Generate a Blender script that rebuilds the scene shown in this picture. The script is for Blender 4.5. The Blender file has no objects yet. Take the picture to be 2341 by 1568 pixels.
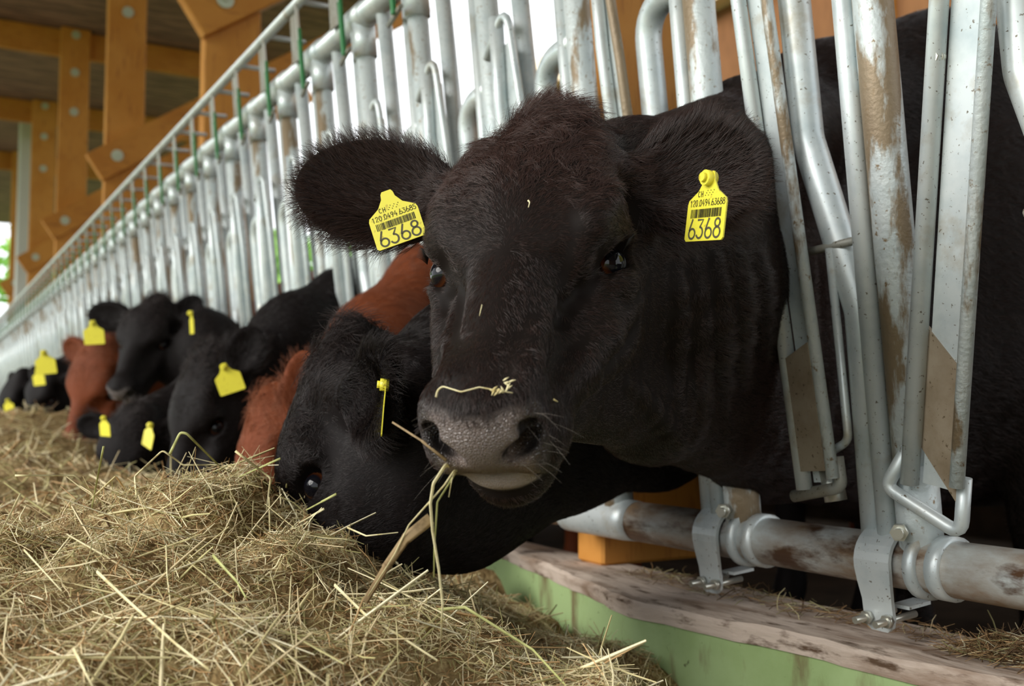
import bpy, math, random
import numpy as np
from mathutils import Vector, Matrix

R = random.Random(7)
RNG = np.random.default_rng(11)
scn = bpy.context.scene
COL = scn.collection

# ------------------------------------------------------------------ camera, world, lights, exposure
F_PX = 2400.0                      # focal length in pixels of the 2341 x 1568 frame
H_CAM = 0.83
YAW = math.atan(1370 / 2400.0)     # the barrier runs along +Y and vanishes left of the frame
PITCH = math.atan(156 / 2400.0)
VIEW = np.array([math.sin(YAW) * math.cos(PITCH), math.cos(YAW) * math.cos(PITCH), math.sin(PITCH)])
RIGHT = np.array([math.cos(YAW), -math.sin(YAW), 0.0])
UP = np.cross(RIGHT, VIEW)
EYE = np.array([0.0, 0.0, H_CAM])

cam_data = bpy.data.cameras.new('camera')
cam = bpy.data.objects.new('camera', cam_data)
COL.objects.link(cam)
cam_data.sensor_width = 36.0
cam_data.lens = 36.0 * F_PX / 2341.0
cam_data.clip_start = 0.05
cam_data.clip_end = 400
cam.matrix_world = Matrix(((RIGHT[0], UP[0], -VIEW[0], EYE[0]),
                           (RIGHT[1], UP[1], -VIEW[1], EYE[1]),
                           (RIGHT[2], UP[2], -VIEW[2], EYE[2]), (0, 0, 0, 1)))
cam_data.dof.use_dof = True
cam_data.dof.focus_distance = 1.27
cam_data.dof.aperture_fstop = 5.0
scn.camera = cam

world = bpy.data.worlds.new('overcast_sky')
scn.world = world
world.use_nodes = True
wn = world.node_tree
bg = wn.nodes['Background']
bg.inputs['Color'].default_value = (0.93, 0.97, 1.0, 1)
bg.inputs['Strength'].default_value = 1.3

sun_data = bpy.data.lights.new('soft_sun', 'SUN')
sun_data.energy = 2.4
sun_data.angle = math.radians(40)
sun_data.color = (1.0, 0.96, 0.9)
sun = bpy.data.objects.new('soft_sun', sun_data)
COL.objects.link(sun)
sun.rotation_euler = Vector((0.87, -0.05, -0.50)).to_track_quat('-Z', 'Y').to_euler()

scn.view_settings.view_transform = 'Standard'
scn.view_settings.look = 'None'
scn.view_settings.exposure = 0.75
scn.view_settings.gamma = 1.0
scn.cycles.use_denoising = True
scn.cycles.max_bounces = 6
scn.cycles.diffuse_bounces = 4
scn.cycles.glossy_bounces = 3
scn.cycles.sample_clamp_indirect = 6.0
scn.cycles_curves.shape = 'RIBBONS'
scn.cycles_curves.subdivisions = 2


# ------------------------------------------------------------------ helpers
def ray(px, py):
    return VIEW + RIGHT * ((px - 1170.5) / F_PX) - UP * ((py - 784.0) / F_PX)


def at_depth(px, py, d):
    return EYE + ray(px, py) * d


def at_x(px, py, x):
    r = ray(px, py)
    return EYE + r * (x / r[0])


def at_z(px, py, z):
    r = ray(px, py)
    return EYE + r * ((z - H_CAM) / r[2])


def unit(v):
    v = np.asarray(v, float)
    return v / (np.linalg.norm(v) + 1e-12)


def tag(o, label=None, cat=None, group=None, kind=None):
    if label: o['label'] = label
    if cat: o['category'] = cat
    if group: o['group'] = group
    if kind: o['kind'] = kind
    return o


def empty(name, loc=(0, 0, 0), parent=None):
    o = bpy.data.objects.new(name, None)
    o.empty_display_size = 0.1
    o.location = tuple(loc)
    COL.objects.link(o)
    if parent: o.parent = parent
    return o


def copy_tree(o, parent=None):
    c = o.copy()
    COL.objects.link(c)
    if parent is not None:
        c.parent = parent
    for ch in list(o.children):
        copy_tree(ch, c)
    return c


def link_mesh(name, me, material=None, parent=None, smooth=True):
    if material is not None:
        me.materials.append(material)
    if smooth:
        me.polygons.foreach_set('use_smooth', [True] * len(me.polygons))
    o = bpy.data.objects.new(name, me)
    COL.objects.link(o)
    if parent is not None:
        o.parent = parent
    return o


def fillet(pts, rad, n=6):
    """round the inner corners of a polyline"""
    P = [np.asarray(p, float) for p in pts]
    out = [P[0]]
    for i in range(1, len(P) - 1):
        a, b, c = P[i - 1], P[i], P[i + 1]
        d1, d2 = unit(a - b), unit(c - b)
        ang = math.acos(max(-1, min(1, float(d1 @ d2))))
        t = min(rad / max(math.tan(ang / 2), 1e-4), 0.48 * np.linalg.norm(a - b), 0.48 * np.linalg.norm(c - b))
        p, q = b + d1 * t, b + d2 * t
        for k in range(n + 1):
            s = k / n
            out.append((1 - s) ** 2 * p + 2 * s * (1 - s) * b + s * s * q)
    out.append(P[-1])
    return out


class MB:
    """collects shapes, then links them as ONE mesh object"""

    def __init__(self):
        self.v, self.f, self.n, self.sm = [], [], 0, []

    def add(self, v, f, smooth=True):
        v = np.asarray(v, float).reshape(-1, 3)
        self.v.append(v)
        self.f += [tuple(int(i) + self.n for i in q) for q in f]
        self.sm += [smooth] * len(f)
        self.n += len(v)
        return self

    def tube(self, pts, r, n=14, caps=True, squash=None):
        P = np.array([np.asarray(p, float) for p in pts])
        m = len(P)
        rr = np.full(m, r) if np.isscalar(r) else np.asarray(r, float)
        T = np.zeros_like(P)
        T[1:-1] = P[2:] - P[:-2]
        T[0], T[-1] = P[1] - P[0], P[-1] - P[-2]
        T /= np.linalg.norm(T, axis=1)[:, None] + 1e-12
        ref = np.array([0, 0, 1.0]) if abs(T[0][2]) < 0.9 else np.array([1.0, 0, 0])
        u = unit(np.cross(T[0], ref))
        V = []
        a = np.linspace(0, 2 * np.pi, n, endpoint=False)
        for i in range(m):
            u = unit(u - T[i] * (u @ T[i]))
            w = np.cross(T[i], u)
            su = 1.0 if squash is None else squash
            V.append(P[i] + rr[i] * (np.cos(a)[:, None] * u * su + np.sin(a)[:, None] * w))
        V = np.concatenate(V)
        Fc = []
        for i in range(m - 1):
            for k in range(n):
                k2 = (k + 1) % n
                Fc.append((i * n + k, i * n + k2, (i + 1) * n + k2, (i + 1) * n + k))
        self.add(V, Fc)
        if caps:
            b = self.n - len(V)
            self.f.append(tuple(b + k for k in range(n))[::-1]); self.sm.append(False)
            self.f.append(tuple(b + (m - 1) * n + k for k in range(n))); self.sm.append(False)
        return self

    def cyl(self, a, b, r, n=16):
        return self.tube([a, b], r, n)

    def box(self, c, size, axes=None, bev=0.0):
        c = np.asarray(c, float)
        A = np.eye(3) if axes is None else np.asarray(axes, float)
        hx, hy, hz = [s / 2 for s in size]
        if bev <= 0:
            V = [c + A.T @ np.array([x * hx, y * hy, z * hz]) for z in (-1, 1) for y in (-1, 1) for x in (-1, 1)]
            return self.add(V, [(0, 2, 3, 1), (4, 5, 7, 6), (0, 1, 5, 4), (2, 6, 7, 3), (0, 4, 6, 2), (1, 3, 7, 5)], False)
        # chamfered box: profile in x-y swept along z with inset ends
        b = min(bev, hx * .9, hy * .9, hz * .9)
        prof = [(hx - b, -hy), (hx, -hy + b), (hx, hy - b), (hx - b, hy), (-hx + b, hy), (-hx, hy - b), (-hx, -hy + b), (-hx + b, -hy)]
        rings = []
        for z, ins in ((-hz, b), (-hz + b, 0), (hz - b, 0), (hz, b)):
            for x, y in prof:
                rings.append(c + A.T @ np.array([x - math.copysign(min(ins, abs(x)), x), y - math.copysign(min(ins, abs(y)), y), z]))
        Fc = []
        for i in range(3):
            for k in range(8):
                Fc.append((i * 8 + k, i * 8 + (k + 1) % 8, (i + 1) * 8 + (k + 1) % 8, (i + 1) * 8 + k))
        Fc.append(tuple(range(8))[::-1]); Fc.append(tuple(range(24, 32)))
        return self.add(rings, Fc, False)

    def prism(self, poly, depth, o, ex, ey, smooth=False):
        """poly: 2-D outline in the (ex, ey) plane at o, extruded by depth along ex x ey (centred)"""
        o, ex, ey = np.asarray(o, float), np.asarray(ex, float), np.asarray(ey, float)
        ez = np.cross(ex, ey)
        n = len(poly)
        V = [o + ex * x + ey * y + ez * s * depth / 2 for s in (-1, 1) for x, y in poly]
        Fc = [tuple(range(n))[::-1], tuple(range(n, 2 * n))]
        Fc += [(i, (i + 1) % n, n + (i + 1) % n, n + i) for i in range(n)]
        return self.add(V, Fc, smooth)

    def ball(self, c, r, n=12, m=8):
        c = np.asarray(c, float)
        rr = np.full(3, r) if np.isscalar(r) else np.asarray(r, float)
        V = [c + rr * np.array([math.sin(math.pi * j / m) * math.cos(2 * math.pi * i / n),
                                math.sin(math.pi * j / m) * math.sin(2 * math.pi * i / n), math.cos(math.pi * j / m)])
             for j in range(m + 1) for i in range(n)]
        Fc = [(j * n + i, (j + 1) * n + i, (j + 1) * n + (i + 1) % n, j * n + (i + 1) % n) for j in range(m) for i in range(n)]
        return self.add(V, Fc)

    def hexnut(self, c, axis, r, h):
        axis = unit(axis)
        c = np.asarray(c, float)
        return self.tube([c - axis * h / 2, c + axis * h / 2], r, 6)

    def build(self, name, material=None, parent=None):
        me = bpy.data.meshes.new(name)
        me.from_pydata(np.concatenate(self.v).tolist(), [], self.f)
        me.validate(clean_customdata=False)
        if len(me.polygons) == len(self.sm):
            me.polygons.foreach_set('use_smooth', self.sm)
        me.update()
        return link_mesh(name, me, material, parent, smooth=False)


def srgb(r, g, b):
    def c(x):
        x /= 255.0
        return x / 12.92 if x <= 0.04045 else ((x + 0.055) / 1.055) ** 2.4
    return (c(r), c(g), c(b), 1.0)


def make_mat(name, col, rough=0.5, metal=0.0, spec=0.5, layers=(), bump=None, stretch=(1, 1, 1), coords='world', attr=None):
    """principled material; layers = (scale, low, high, colour, detail, [stretch]) masks of noise laid over the base"""
    m = bpy.data.materials.new(name)
    m.use_nodes = True
    nt = m.node_tree
    N, L = nt.nodes, nt.links
    b = N['Principled BSDF']
    b.inputs['Roughness'].default_value = rough
    b.inputs['Metallic'].default_value = metal
    b.inputs['Specular IOR Level'].default_value = spec
    if coords == 'world':
        src = N.new('ShaderNodeNewGeometry').outputs['Position']
    else:
        src = N.new('ShaderNodeTexCoord').outputs['Object']
    cur = None
    if attr:
        a = N.new('ShaderNodeAttribute')
        a.attribute_name = attr
        cur = a.outputs['Color']

    def mapped(st):
        mp = N.new('ShaderNodeMapping')
        mp.inputs['Scale'].default_value = st
        L.new(src, mp.inputs['Vector'])
        return mp.outputs['Vector']
    for lay in layers:
        sc, lo, hi, c2, det = lay[:5]
        st = lay[5] if len(lay) > 5 else stretch
        nz = N.new('ShaderNodeTexNoise')
        nz.inputs['Scale'].default_value = sc
        nz.inputs['Detail'].default_value = det
        nz.inputs['Roughness'].default_value = 0.62
        L.new(mapped(st), nz.inputs['Vector'])
        mr = N.new('ShaderNodeMapRange')
        mr.inputs['From Min'].default_value = lo
        mr.inputs['From Max'].default_value = hi
        L.new(nz.outputs['Fac'], mr.inputs['Value'])
        mx = N.new('ShaderNodeMix')
        mx.data_type = 'RGBA'
        L.new(mr.outputs['Result'], mx.inputs['Factor'])
        if cur is None:
            mx.inputs[6].default_value = col
        else:
            L.new(cur, mx.inputs[6])
        mx.inputs[7].default_value = c2
        cur = mx.outputs[2]
    if cur is None:
        b.inputs['Base Color'].default_value = col
    else:
        L.new(cur, b.inputs['Base Color'])
    if bump:
        sc, stg, dist = bump[:3]
        nz = N.new('ShaderNodeTexNoise')
        nz.inputs['Scale'].default_value = sc
        nz.inputs['Detail'].default_value = 4
        L.new(mapped(bump[3] if len(bump) > 3 else stretch), nz.inputs['Vector'])
        bp = N.new('ShaderNodeBump')
        bp.inputs['Strength'].default_value = stg
        bp.inputs['Distance'].default_value = dist
        L.new(nz.outputs['Fac'], bp.inputs['Height'])
        L.new(bp.outputs['Normal'], b.inputs['Normal'])
    return m


DIRT = srgb(140, 123, 99)
M_ZINC = make_mat('galvanised_steel', srgb(205, 212, 212), 0.42, 0.35, 0.5,
                  layers=[(14, .45, .75, srgb(178, 190, 193), 4), (160, .66, .72, srgb(110, 104, 92), 2), (9, .57, .75, srgb(165, 155, 135), 6)],
                  bump=(60, .12, .002))
M_ZINC_DIRTY = make_mat('galvanised_steel_with_crusted_dirt', srgb(203, 211, 211), 0.5, 0.25, 0.5,
                        layers=[(14, .45, .75, srgb(180, 192, 194), 4), (6, .5, .56, DIRT, 8, (2.2, 2.2, .6)), (90, .6, .7, srgb(136, 116, 88), 3)],
                        bump=(130, .35, .004))
M_RAIL = make_mat('weathered_zinc_rail', srgb(200, 206, 204), 0.42, 0.35, 0.5,
                  layers=[(5, .38, .58, srgb(140, 114, 86), 7, (1.5, .8, 2)), (9, .5, .6, srgb(88, 62, 42), 6, (1.5, .7, 2))],
                  bump=(70, .15, .002))
M_ZINC_GREY = make_mat('grey_zinc_plate', srgb(150, 150, 142), 0.5, 0.2, 0.5,
                       layers=[(18, .4, .7, srgb(128, 120, 104), 6), (150, .6, .68, srgb(90, 80, 62), 2)])
M_PLATE = make_mat('brown_dusty_plate', srgb(150, 137, 118), 0.6, 0.1, 0.4, layers=[(14, .4, .7, srgb(122, 106, 84), 6), (150, .64, .72, srgb(92, 78, 58), 2)])
M_BOLT = make_mat('bright_bolt_steel', srgb(205, 205, 195), 0.3, 0.8)
M_GREEN = make_mat('green_plastic', srgb(38, 120, 62), 0.4)
M_WOOD = make_mat('orange_pine', srgb(198, 138, 64), 0.65, 0, .3,
                  layers=[(3, .4, .65, srgb(186, 124, 50), 5, (1, 1, 1)), (40, .55, .75, srgb(150, 92, 40), 3, (1, 1, .15))], bump=(60, .1, .002))
M_WOOD_BEAM = make_mat('orange_pine_beam', srgb(192, 132, 58), 0.65, 0, .3,
                       layers=[(3, .4, .65, srgb(178, 116, 46), 5), (30, .55, .75, srgb(146, 90, 38), 3, (.2, 1, 1))], bump=(60, .1, .002))
M_ROOF = make_mat('dark_roof_boards', srgb(146, 114, 106), 0.8, 0, .2, layers=[(2, .4, .6, srgb(106, 84, 80), 4, (1, 6, 1))])
M_GREENWALL = make_mat('green_painted_concrete', srgb(158, 182, 126), 0.6, 0, .4,
                       layers=[(3.2, .5, .72, srgb(134, 158, 98), 6), (5, .55, .68, srgb(112, 96, 66), 7, (1.6, 1.6, .5)), (60, .66, .74, srgb(96, 108, 66), 3)], bump=(30, .2, .004))
M_PLANK = make_mat('worn_grey_plank', srgb(198, 182, 168), 0.8, 0, .2,
                   layers=[(6, .46, .64, srgb(140, 118, 100), 7, (2, .5, 2)), (22, .55, .68, srgb(92, 72, 56), 5, (2, .5, 2))], bump=(45, .5, .006, (2, .4, 2)))
M_CONCRETE = make_mat('alley_concrete', srgb(150, 142, 128), 0.85, 0, .2, layers=[(3, .4, .7, srgb(112, 100, 82), 6)])
M_STALLFLOOR = make_mat('dark_stall_floor', srgb(70, 58, 46), 0.85, 0, .2, layers=[(5, .4, .7, srgb(44, 36, 28), 6)])
M_LAWN = make_mat('lawn', srgb(136, 156, 92), 0.9, 0, .1, layers=[(.8, .4, .7, srgb(104, 130, 66), 6)])
M_LEAF = make_mat('bright_leaves', srgb(160, 204, 96), 0.6, 0, .3, layers=[(.9, .4, .7, srgb(104, 156, 58), 4)])
M_BARK = make_mat('bark', srgb(92, 76, 60), 0.9)
M_FACADE = make_mat('brown_board_wall', srgb(150, 104, 66), 0.75, 0, .2, layers=[(2.5, .4, .65, srgb(116, 78, 48), 5, (1, 1, .3))])
M_FASCIA = make_mat('pale_fascia', srgb(238, 218, 186), 0.6)
M_WASHER = make_mat('pale_washer', srgb(188, 196, 176), 0.45, 0.3)

# ------------------------------------------------------------------ the place: floors, kerb, roof, yard
Z_ALLEY, Z_KERB, Z_STALL = 0.0, 0.5, 0.25


def structure(name, mb, m, parent=None):
    o = mb.build(name, m, parent)
    if parent is None: o['kind'] = 'structure'
    return o


structure('floor_alley', MB().box((-1.6, 9, -.05), (5.6, 34, .1)), M_CONCRETE)
structure('floor_stall', MB().box((3.05, 9, .1), (3.3, 34, .3)), M_STALLFLOOR)
structure('ground', MB().box((0, 30, -.28), (160, 160, .3)), M_LAWN)

# kerb: green painted wall with a worn plank on top whose front edge wanders
kerb_front = [(1.205, -1.0), (1.205, 0.3), (1.189, 0.823), (1.164, 0.926), (1.151, 1.181), (1.136, 1.276), (1.102, 1.52),
              (1.172, 1.81), (1.262, 2.25), (1.262, 3.2), (1.25, 5), (1.25, 26)]
kf = np.array(kerb_front)
ky = np.concatenate([np.arange(-1, 3.4, .04), np.arange(3.4, 26, .5)])
kx = np.interp(ky, kf[:, 1], kf[:, 0]) + (0.003 * np.sin(ky * 23) + .0025 * np.sin(ky * 61 + 2)) * (ky < 3.4)
mbk, mbp = MB(), MB()
Vw, Vp = [], []
for x, y in zip(kx, ky):
    jz = 0.0015 * math.sin(y * 17) + 0.001 * math.sin(y * 41 + 1)
    Vw += [(x + .010, y, Z_ALLEY), (x + .006, y, Z_KERB - .031), (1.352, y, Z_KERB - .031), (1.352, y, Z_ALLEY)]
    Vp += [(x + .001, y, Z_KERB - .030), (x - .003, y, Z_KERB - .006 + jz), (x + .004, y, Z_KERB + jz), (x + .03, y, Z_KERB + .001 - jz),
           (1.36, y, Z_KERB + jz * .5), (1.362, y, Z_KERB - .030)]
n = len(ky)
mbk.add(Vw, [(i * 4 + k, i * 4 + (k + 1) % 4, i * 4 + 4 + (k + 1) % 4, i * 4 + 4 + k) for i in range(n - 1) for k in range(4)] + [(0, 1, 2, 3), tuple(4 * (n - 1) + k for k in (3, 2, 1, 0))], True)
mbp.add(Vp, [(i * 6 + k, i * 6 + (k + 1) % 6, i * 6 + 6 + (k + 1) % 6, i * 6 + 6 + k) for i in range(n - 1) for k in range(6)] + [tuple(range(6)), tuple(6 * (n - 1) + k for k in range(5, -1, -1))], False)
kerb = structure('kerb', mbk, M_GREENWALL)
tag(kerb, 'green painted feed kerb wall under the worn plank', 'kerb wall')
plank = mbp.build('cap_plank', M_PLANK, kerb)
plank['label'] = 'worn grey brown plank capping the green wall'

# flat boarded roof over the feed alley and the front of the stalls
Z_BEAM, Z_ROOF = 4.74, 5.04
AXR = np.eye(3)
structure('ceiling', MB().box((-.3, 8.0, Z_ROOF + .05), (8.8, 36, .08)), M_ROOF)
structure('wall_light_block', MB().box((-.6, -7.5, 2.45), (6.6, .12, 4.9)), M_FACADE)  # unseen wall added behind the camera to block light from that side
structure('wall_shade_backing', MB().box((4.35, 9, .75), (.12, 34, 1.1)), M_STALLFLOOR)  # dark low wall added to stand in for black shade under the belly


def timber_frame(y, brace=True, lower=0.0):
    root = empty('timber_frame', (1.29, y, Z_KERB))
    hp = Z_ROOF - Z_KERB - .002
    MB().box((.15, 0, hp / 2), (.30, .10, hp), bev=.006).build('post', M_WOOD, root)
    MB().box((-1.0, .095, (Z_BEAM + Z_ROOF) / 2 - Z_KERB - .002), (7.38, .085, Z_ROOF - Z_BEAM - .004), bev=.006).build('tie_beam', M_WOOD_BEAM, root)
    if brace:
        d = unit((math.cos(math.radians(34)), 0, math.sin(math.radians(34))))
        p0 = np.array([.08, -.095, 2.88 + lower - Z_KERB])
        a, b = p0 - d * .20, p0 + d * 3.28
        b0 = MB().box((a + b) / 2, (3.48, .085, .24), [d, np.array([0, 1.0, 0]), np.cross(d, (0, 1.0, 0))], bev=.006).build('brace', M_WOOD_BEAM, root)
        MB().cyl(p0 + (0, -.055, 0), p0 + (0, -.043, 0), .046, 20).cyl(p0 + (0, -.072, 0), p0 + (0, -.05, 0), .014, 6).build('washer', M_WASHER, b0)
    for z in (4.10, 4.54, 4.96):
        q = np.array([.15, -.05, z - Z_KERB])
        MB().cyl(q + (0, -.014, 0), q + (0, .002, 0), .045, 18).build('bolt_washer', M_WASHER, root)
    return root


POST_Y = [1.92, 5.60, 8.94, 12.25, 15.35, 18.6]
names = ['pale orange timber frame whose post stands on the kerb behind the large cow',
         'orange timber frame with a wide bolted brace, nearest of the row behind the barrier rails',
         'second orange timber frame behind the barrier rails, brace bolted low on its post',
         'third orange timber frame along the row, next beyond the one with the low brace',
         'fourth orange timber frame along the row beside the grey steel column',
         'farthest orange timber frame at the end of the barrier']
for i, y in enumerate(POST_Y):
    t = timber_frame(y, brace=i > 0, lower=.12 if i == 1 else 0.0)
    tag(t, names[i], 'timber frame', 'timber frames along the barrier')

col = MB().box((1.33, 16.6, (Z_ROOF + Z_KERB) / 2), (.2, .16, Z_ROOF - Z_KERB - .004), bev=.02).build('steel_column', make_mat('grey_column_paint', srgb(196, 198, 192), .5))
tag(col, 'pale grey steel column at the far end of the barrier', 'column')

# a long brown boarded building beyond the yard, with a pale fascia
bld = empty('wooden_building', (6.4, 4, Z_ALLEY))
MB().box((.5, 0, 2.3), (1.0, 12.4, 4.9)).build('wall', M_FACADE, bld)
MB().box((-.10, 0, 4.72), (.2, 12.6, .34)).build('fascia', M_FASCIA, bld)
MB().box((.62, 0, 4.94), (1.5, 12.8, .1)).build('roof', M_FASCIA, bld)
for k in range(4):
    MB().box((-.02, -4.2 + k * 2.8, 2.3), (.06, .16, 4.6)).build('batten', M_WOOD, bld)
tag(bld, 'brown boarded building with pale fascia seen through the bars', 'building')


def tree(x, y, h, r, label, seed):
    rg = np.random.default_rng(seed)
    root = empty('tree', (x, y, -.13))
    MB().tube([(0, 0, 0), (.1, 0, h * .3), (0, .1, h * .6)], [r * .09, r * .07, r * .03], 8).build('trunk', M_BARK, root)
    nl = 1500
    lob = rg.normal(size=(9, 3)) * [.5, .5, .35] * r
    p = lob[rg.integers(0, 9, nl)] + (lambda q: q / np.linalg.norm(q, axis=1)[:, None])(rg.normal(size=(nl, 3))) * r * .5 * rg.random((nl, 1)) ** .4
    p[:, 2] = p[:, 2] * 1.0 + h * .62
    a = rg.normal(size=(nl, 3)); a /= np.linalg.norm(a, axis=1)[:, None]
    b = np.cross(a, rg.normal(size=(nl, 3))); b /= np.linalg.norm(b, axis=1)[:, None]
    s = .22 * r / 2
    V = np.stack([p - a * s, p - b * s * .6, p + a * s, p + b * s * .6], 1).reshape(-1, 3)
    MB().add(V, [(4 * i, 4 * i + 1, 4 * i + 2, 4 * i + 3) for i in range(nl)]).build('crown', M_LEAF, root)
    tag(root, label, 'tree', 'trees beyond the barn')


tree(-.6, 36, 9, 3.0, 'leafy green tree past the far end of the barn, beside the grey steel column', 1)
tree(5.6, 43, 8, 2.8, 'leafy green tree seen in the gap between the timber frames', 2)
tree(-9.5, 30, 8, 2.6, 'leafy green tree at the far end of the feed alley', 3)
tree(10.5, 33, 6.5, 2.6, 'pale green tree beyond the yard, behind the barrier tops', 4)
tree(16.5, 24, 7.0, 2.6, 'pale green tree beside the brown boarded building', 5)
for i_, (x_, y_, h_, r_, l_) in enumerate([(9, 20, 5.0, 2.2, 'low round tree straight behind the barrier middle'), (13.5, 39, 6.5, 2.8, 'green tree far behind the headlocks, left of the pale one'), (8.5, 26.5, 4.6, 2.0, 'bushy green tree just beyond the yard behind the far headlocks'), (20, 33, 7.5, 3.0, 'tall pale tree far off beyond the yard')]):
    tree(x_, y_, h_, r_, l_, 20 + i_)

# ------------------------------------------------------------------ the feed barrier
PHI = math.radians(5.5)
Z_RAIL = 0.617
X_RAIL = 1.23


def B(t, s, o=0.0):
    """barrier coordinates: t along the row, s up the leaning plane, o out towards the feed alley"""
    return np.array([X_RAIL - s * math.sin(PHI) - o * math.cos(PHI), t, Z_RAIL + s * math.cos(PHI) - o * math.sin(PHI)])


BU = np.array([-math.sin(PHI), 0, math.cos(PHI)])
BO = np.array([-math.cos(PHI), 0, -math.sin(PHI)])
BT = np.array([0, 1.0, 0])
S_TOP, S_CTRL = 1.36, 1.53
PITCH_Y = 0.36
Y_END = 18.6

# long rails
mb = MB().tube([B(-.6, 0), B(1.90, 0)], .038, 28)
r1 = mb.build('lower_rail', M_RAIL)
tag(r1, 'thick galvanised lower rail with rusty brown stains in front of the kerb', 'rail')
MB().tube([B(1.66, 0), B(1.70, 0), B(1.90, 0), B(1.905, 0)], [.0386, .041, .041, .0386], 28).build('end_sleeve', M_ZINC, r1)
MB().tube([B(.3, 0), B(.304, 0), B(.31, 0), B(.314, 0)], [.0383, .0395, .0395, .0383], 28).build('collar', M_ZINC, r1)
r2 = MB().tube([B(1.95, 0), B(Y_END, 0)], .033, 18).build('lower_rail', M_RAIL)
tag(r2, 'slimmer galvanised lower rail running on behind the eating cattle', 'rail')
r3 = MB().tube([B(-.6, S_TOP), B(Y_END, S_TOP)], .034, 22).build('upper_rail', M_ZINC)
tag(r3, 'thick galvanised upper rail carrying the tops of all the bars', 'rail')
r4 = MB().tube([B(-.6, S_CTRL, .05), B(Y_END, S_CTRL, .05)], .017, 14).build('control_rail', M_ZINC)
tag(r4, 'thin galvanised control rail running above the upper rail', 'rail')


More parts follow.
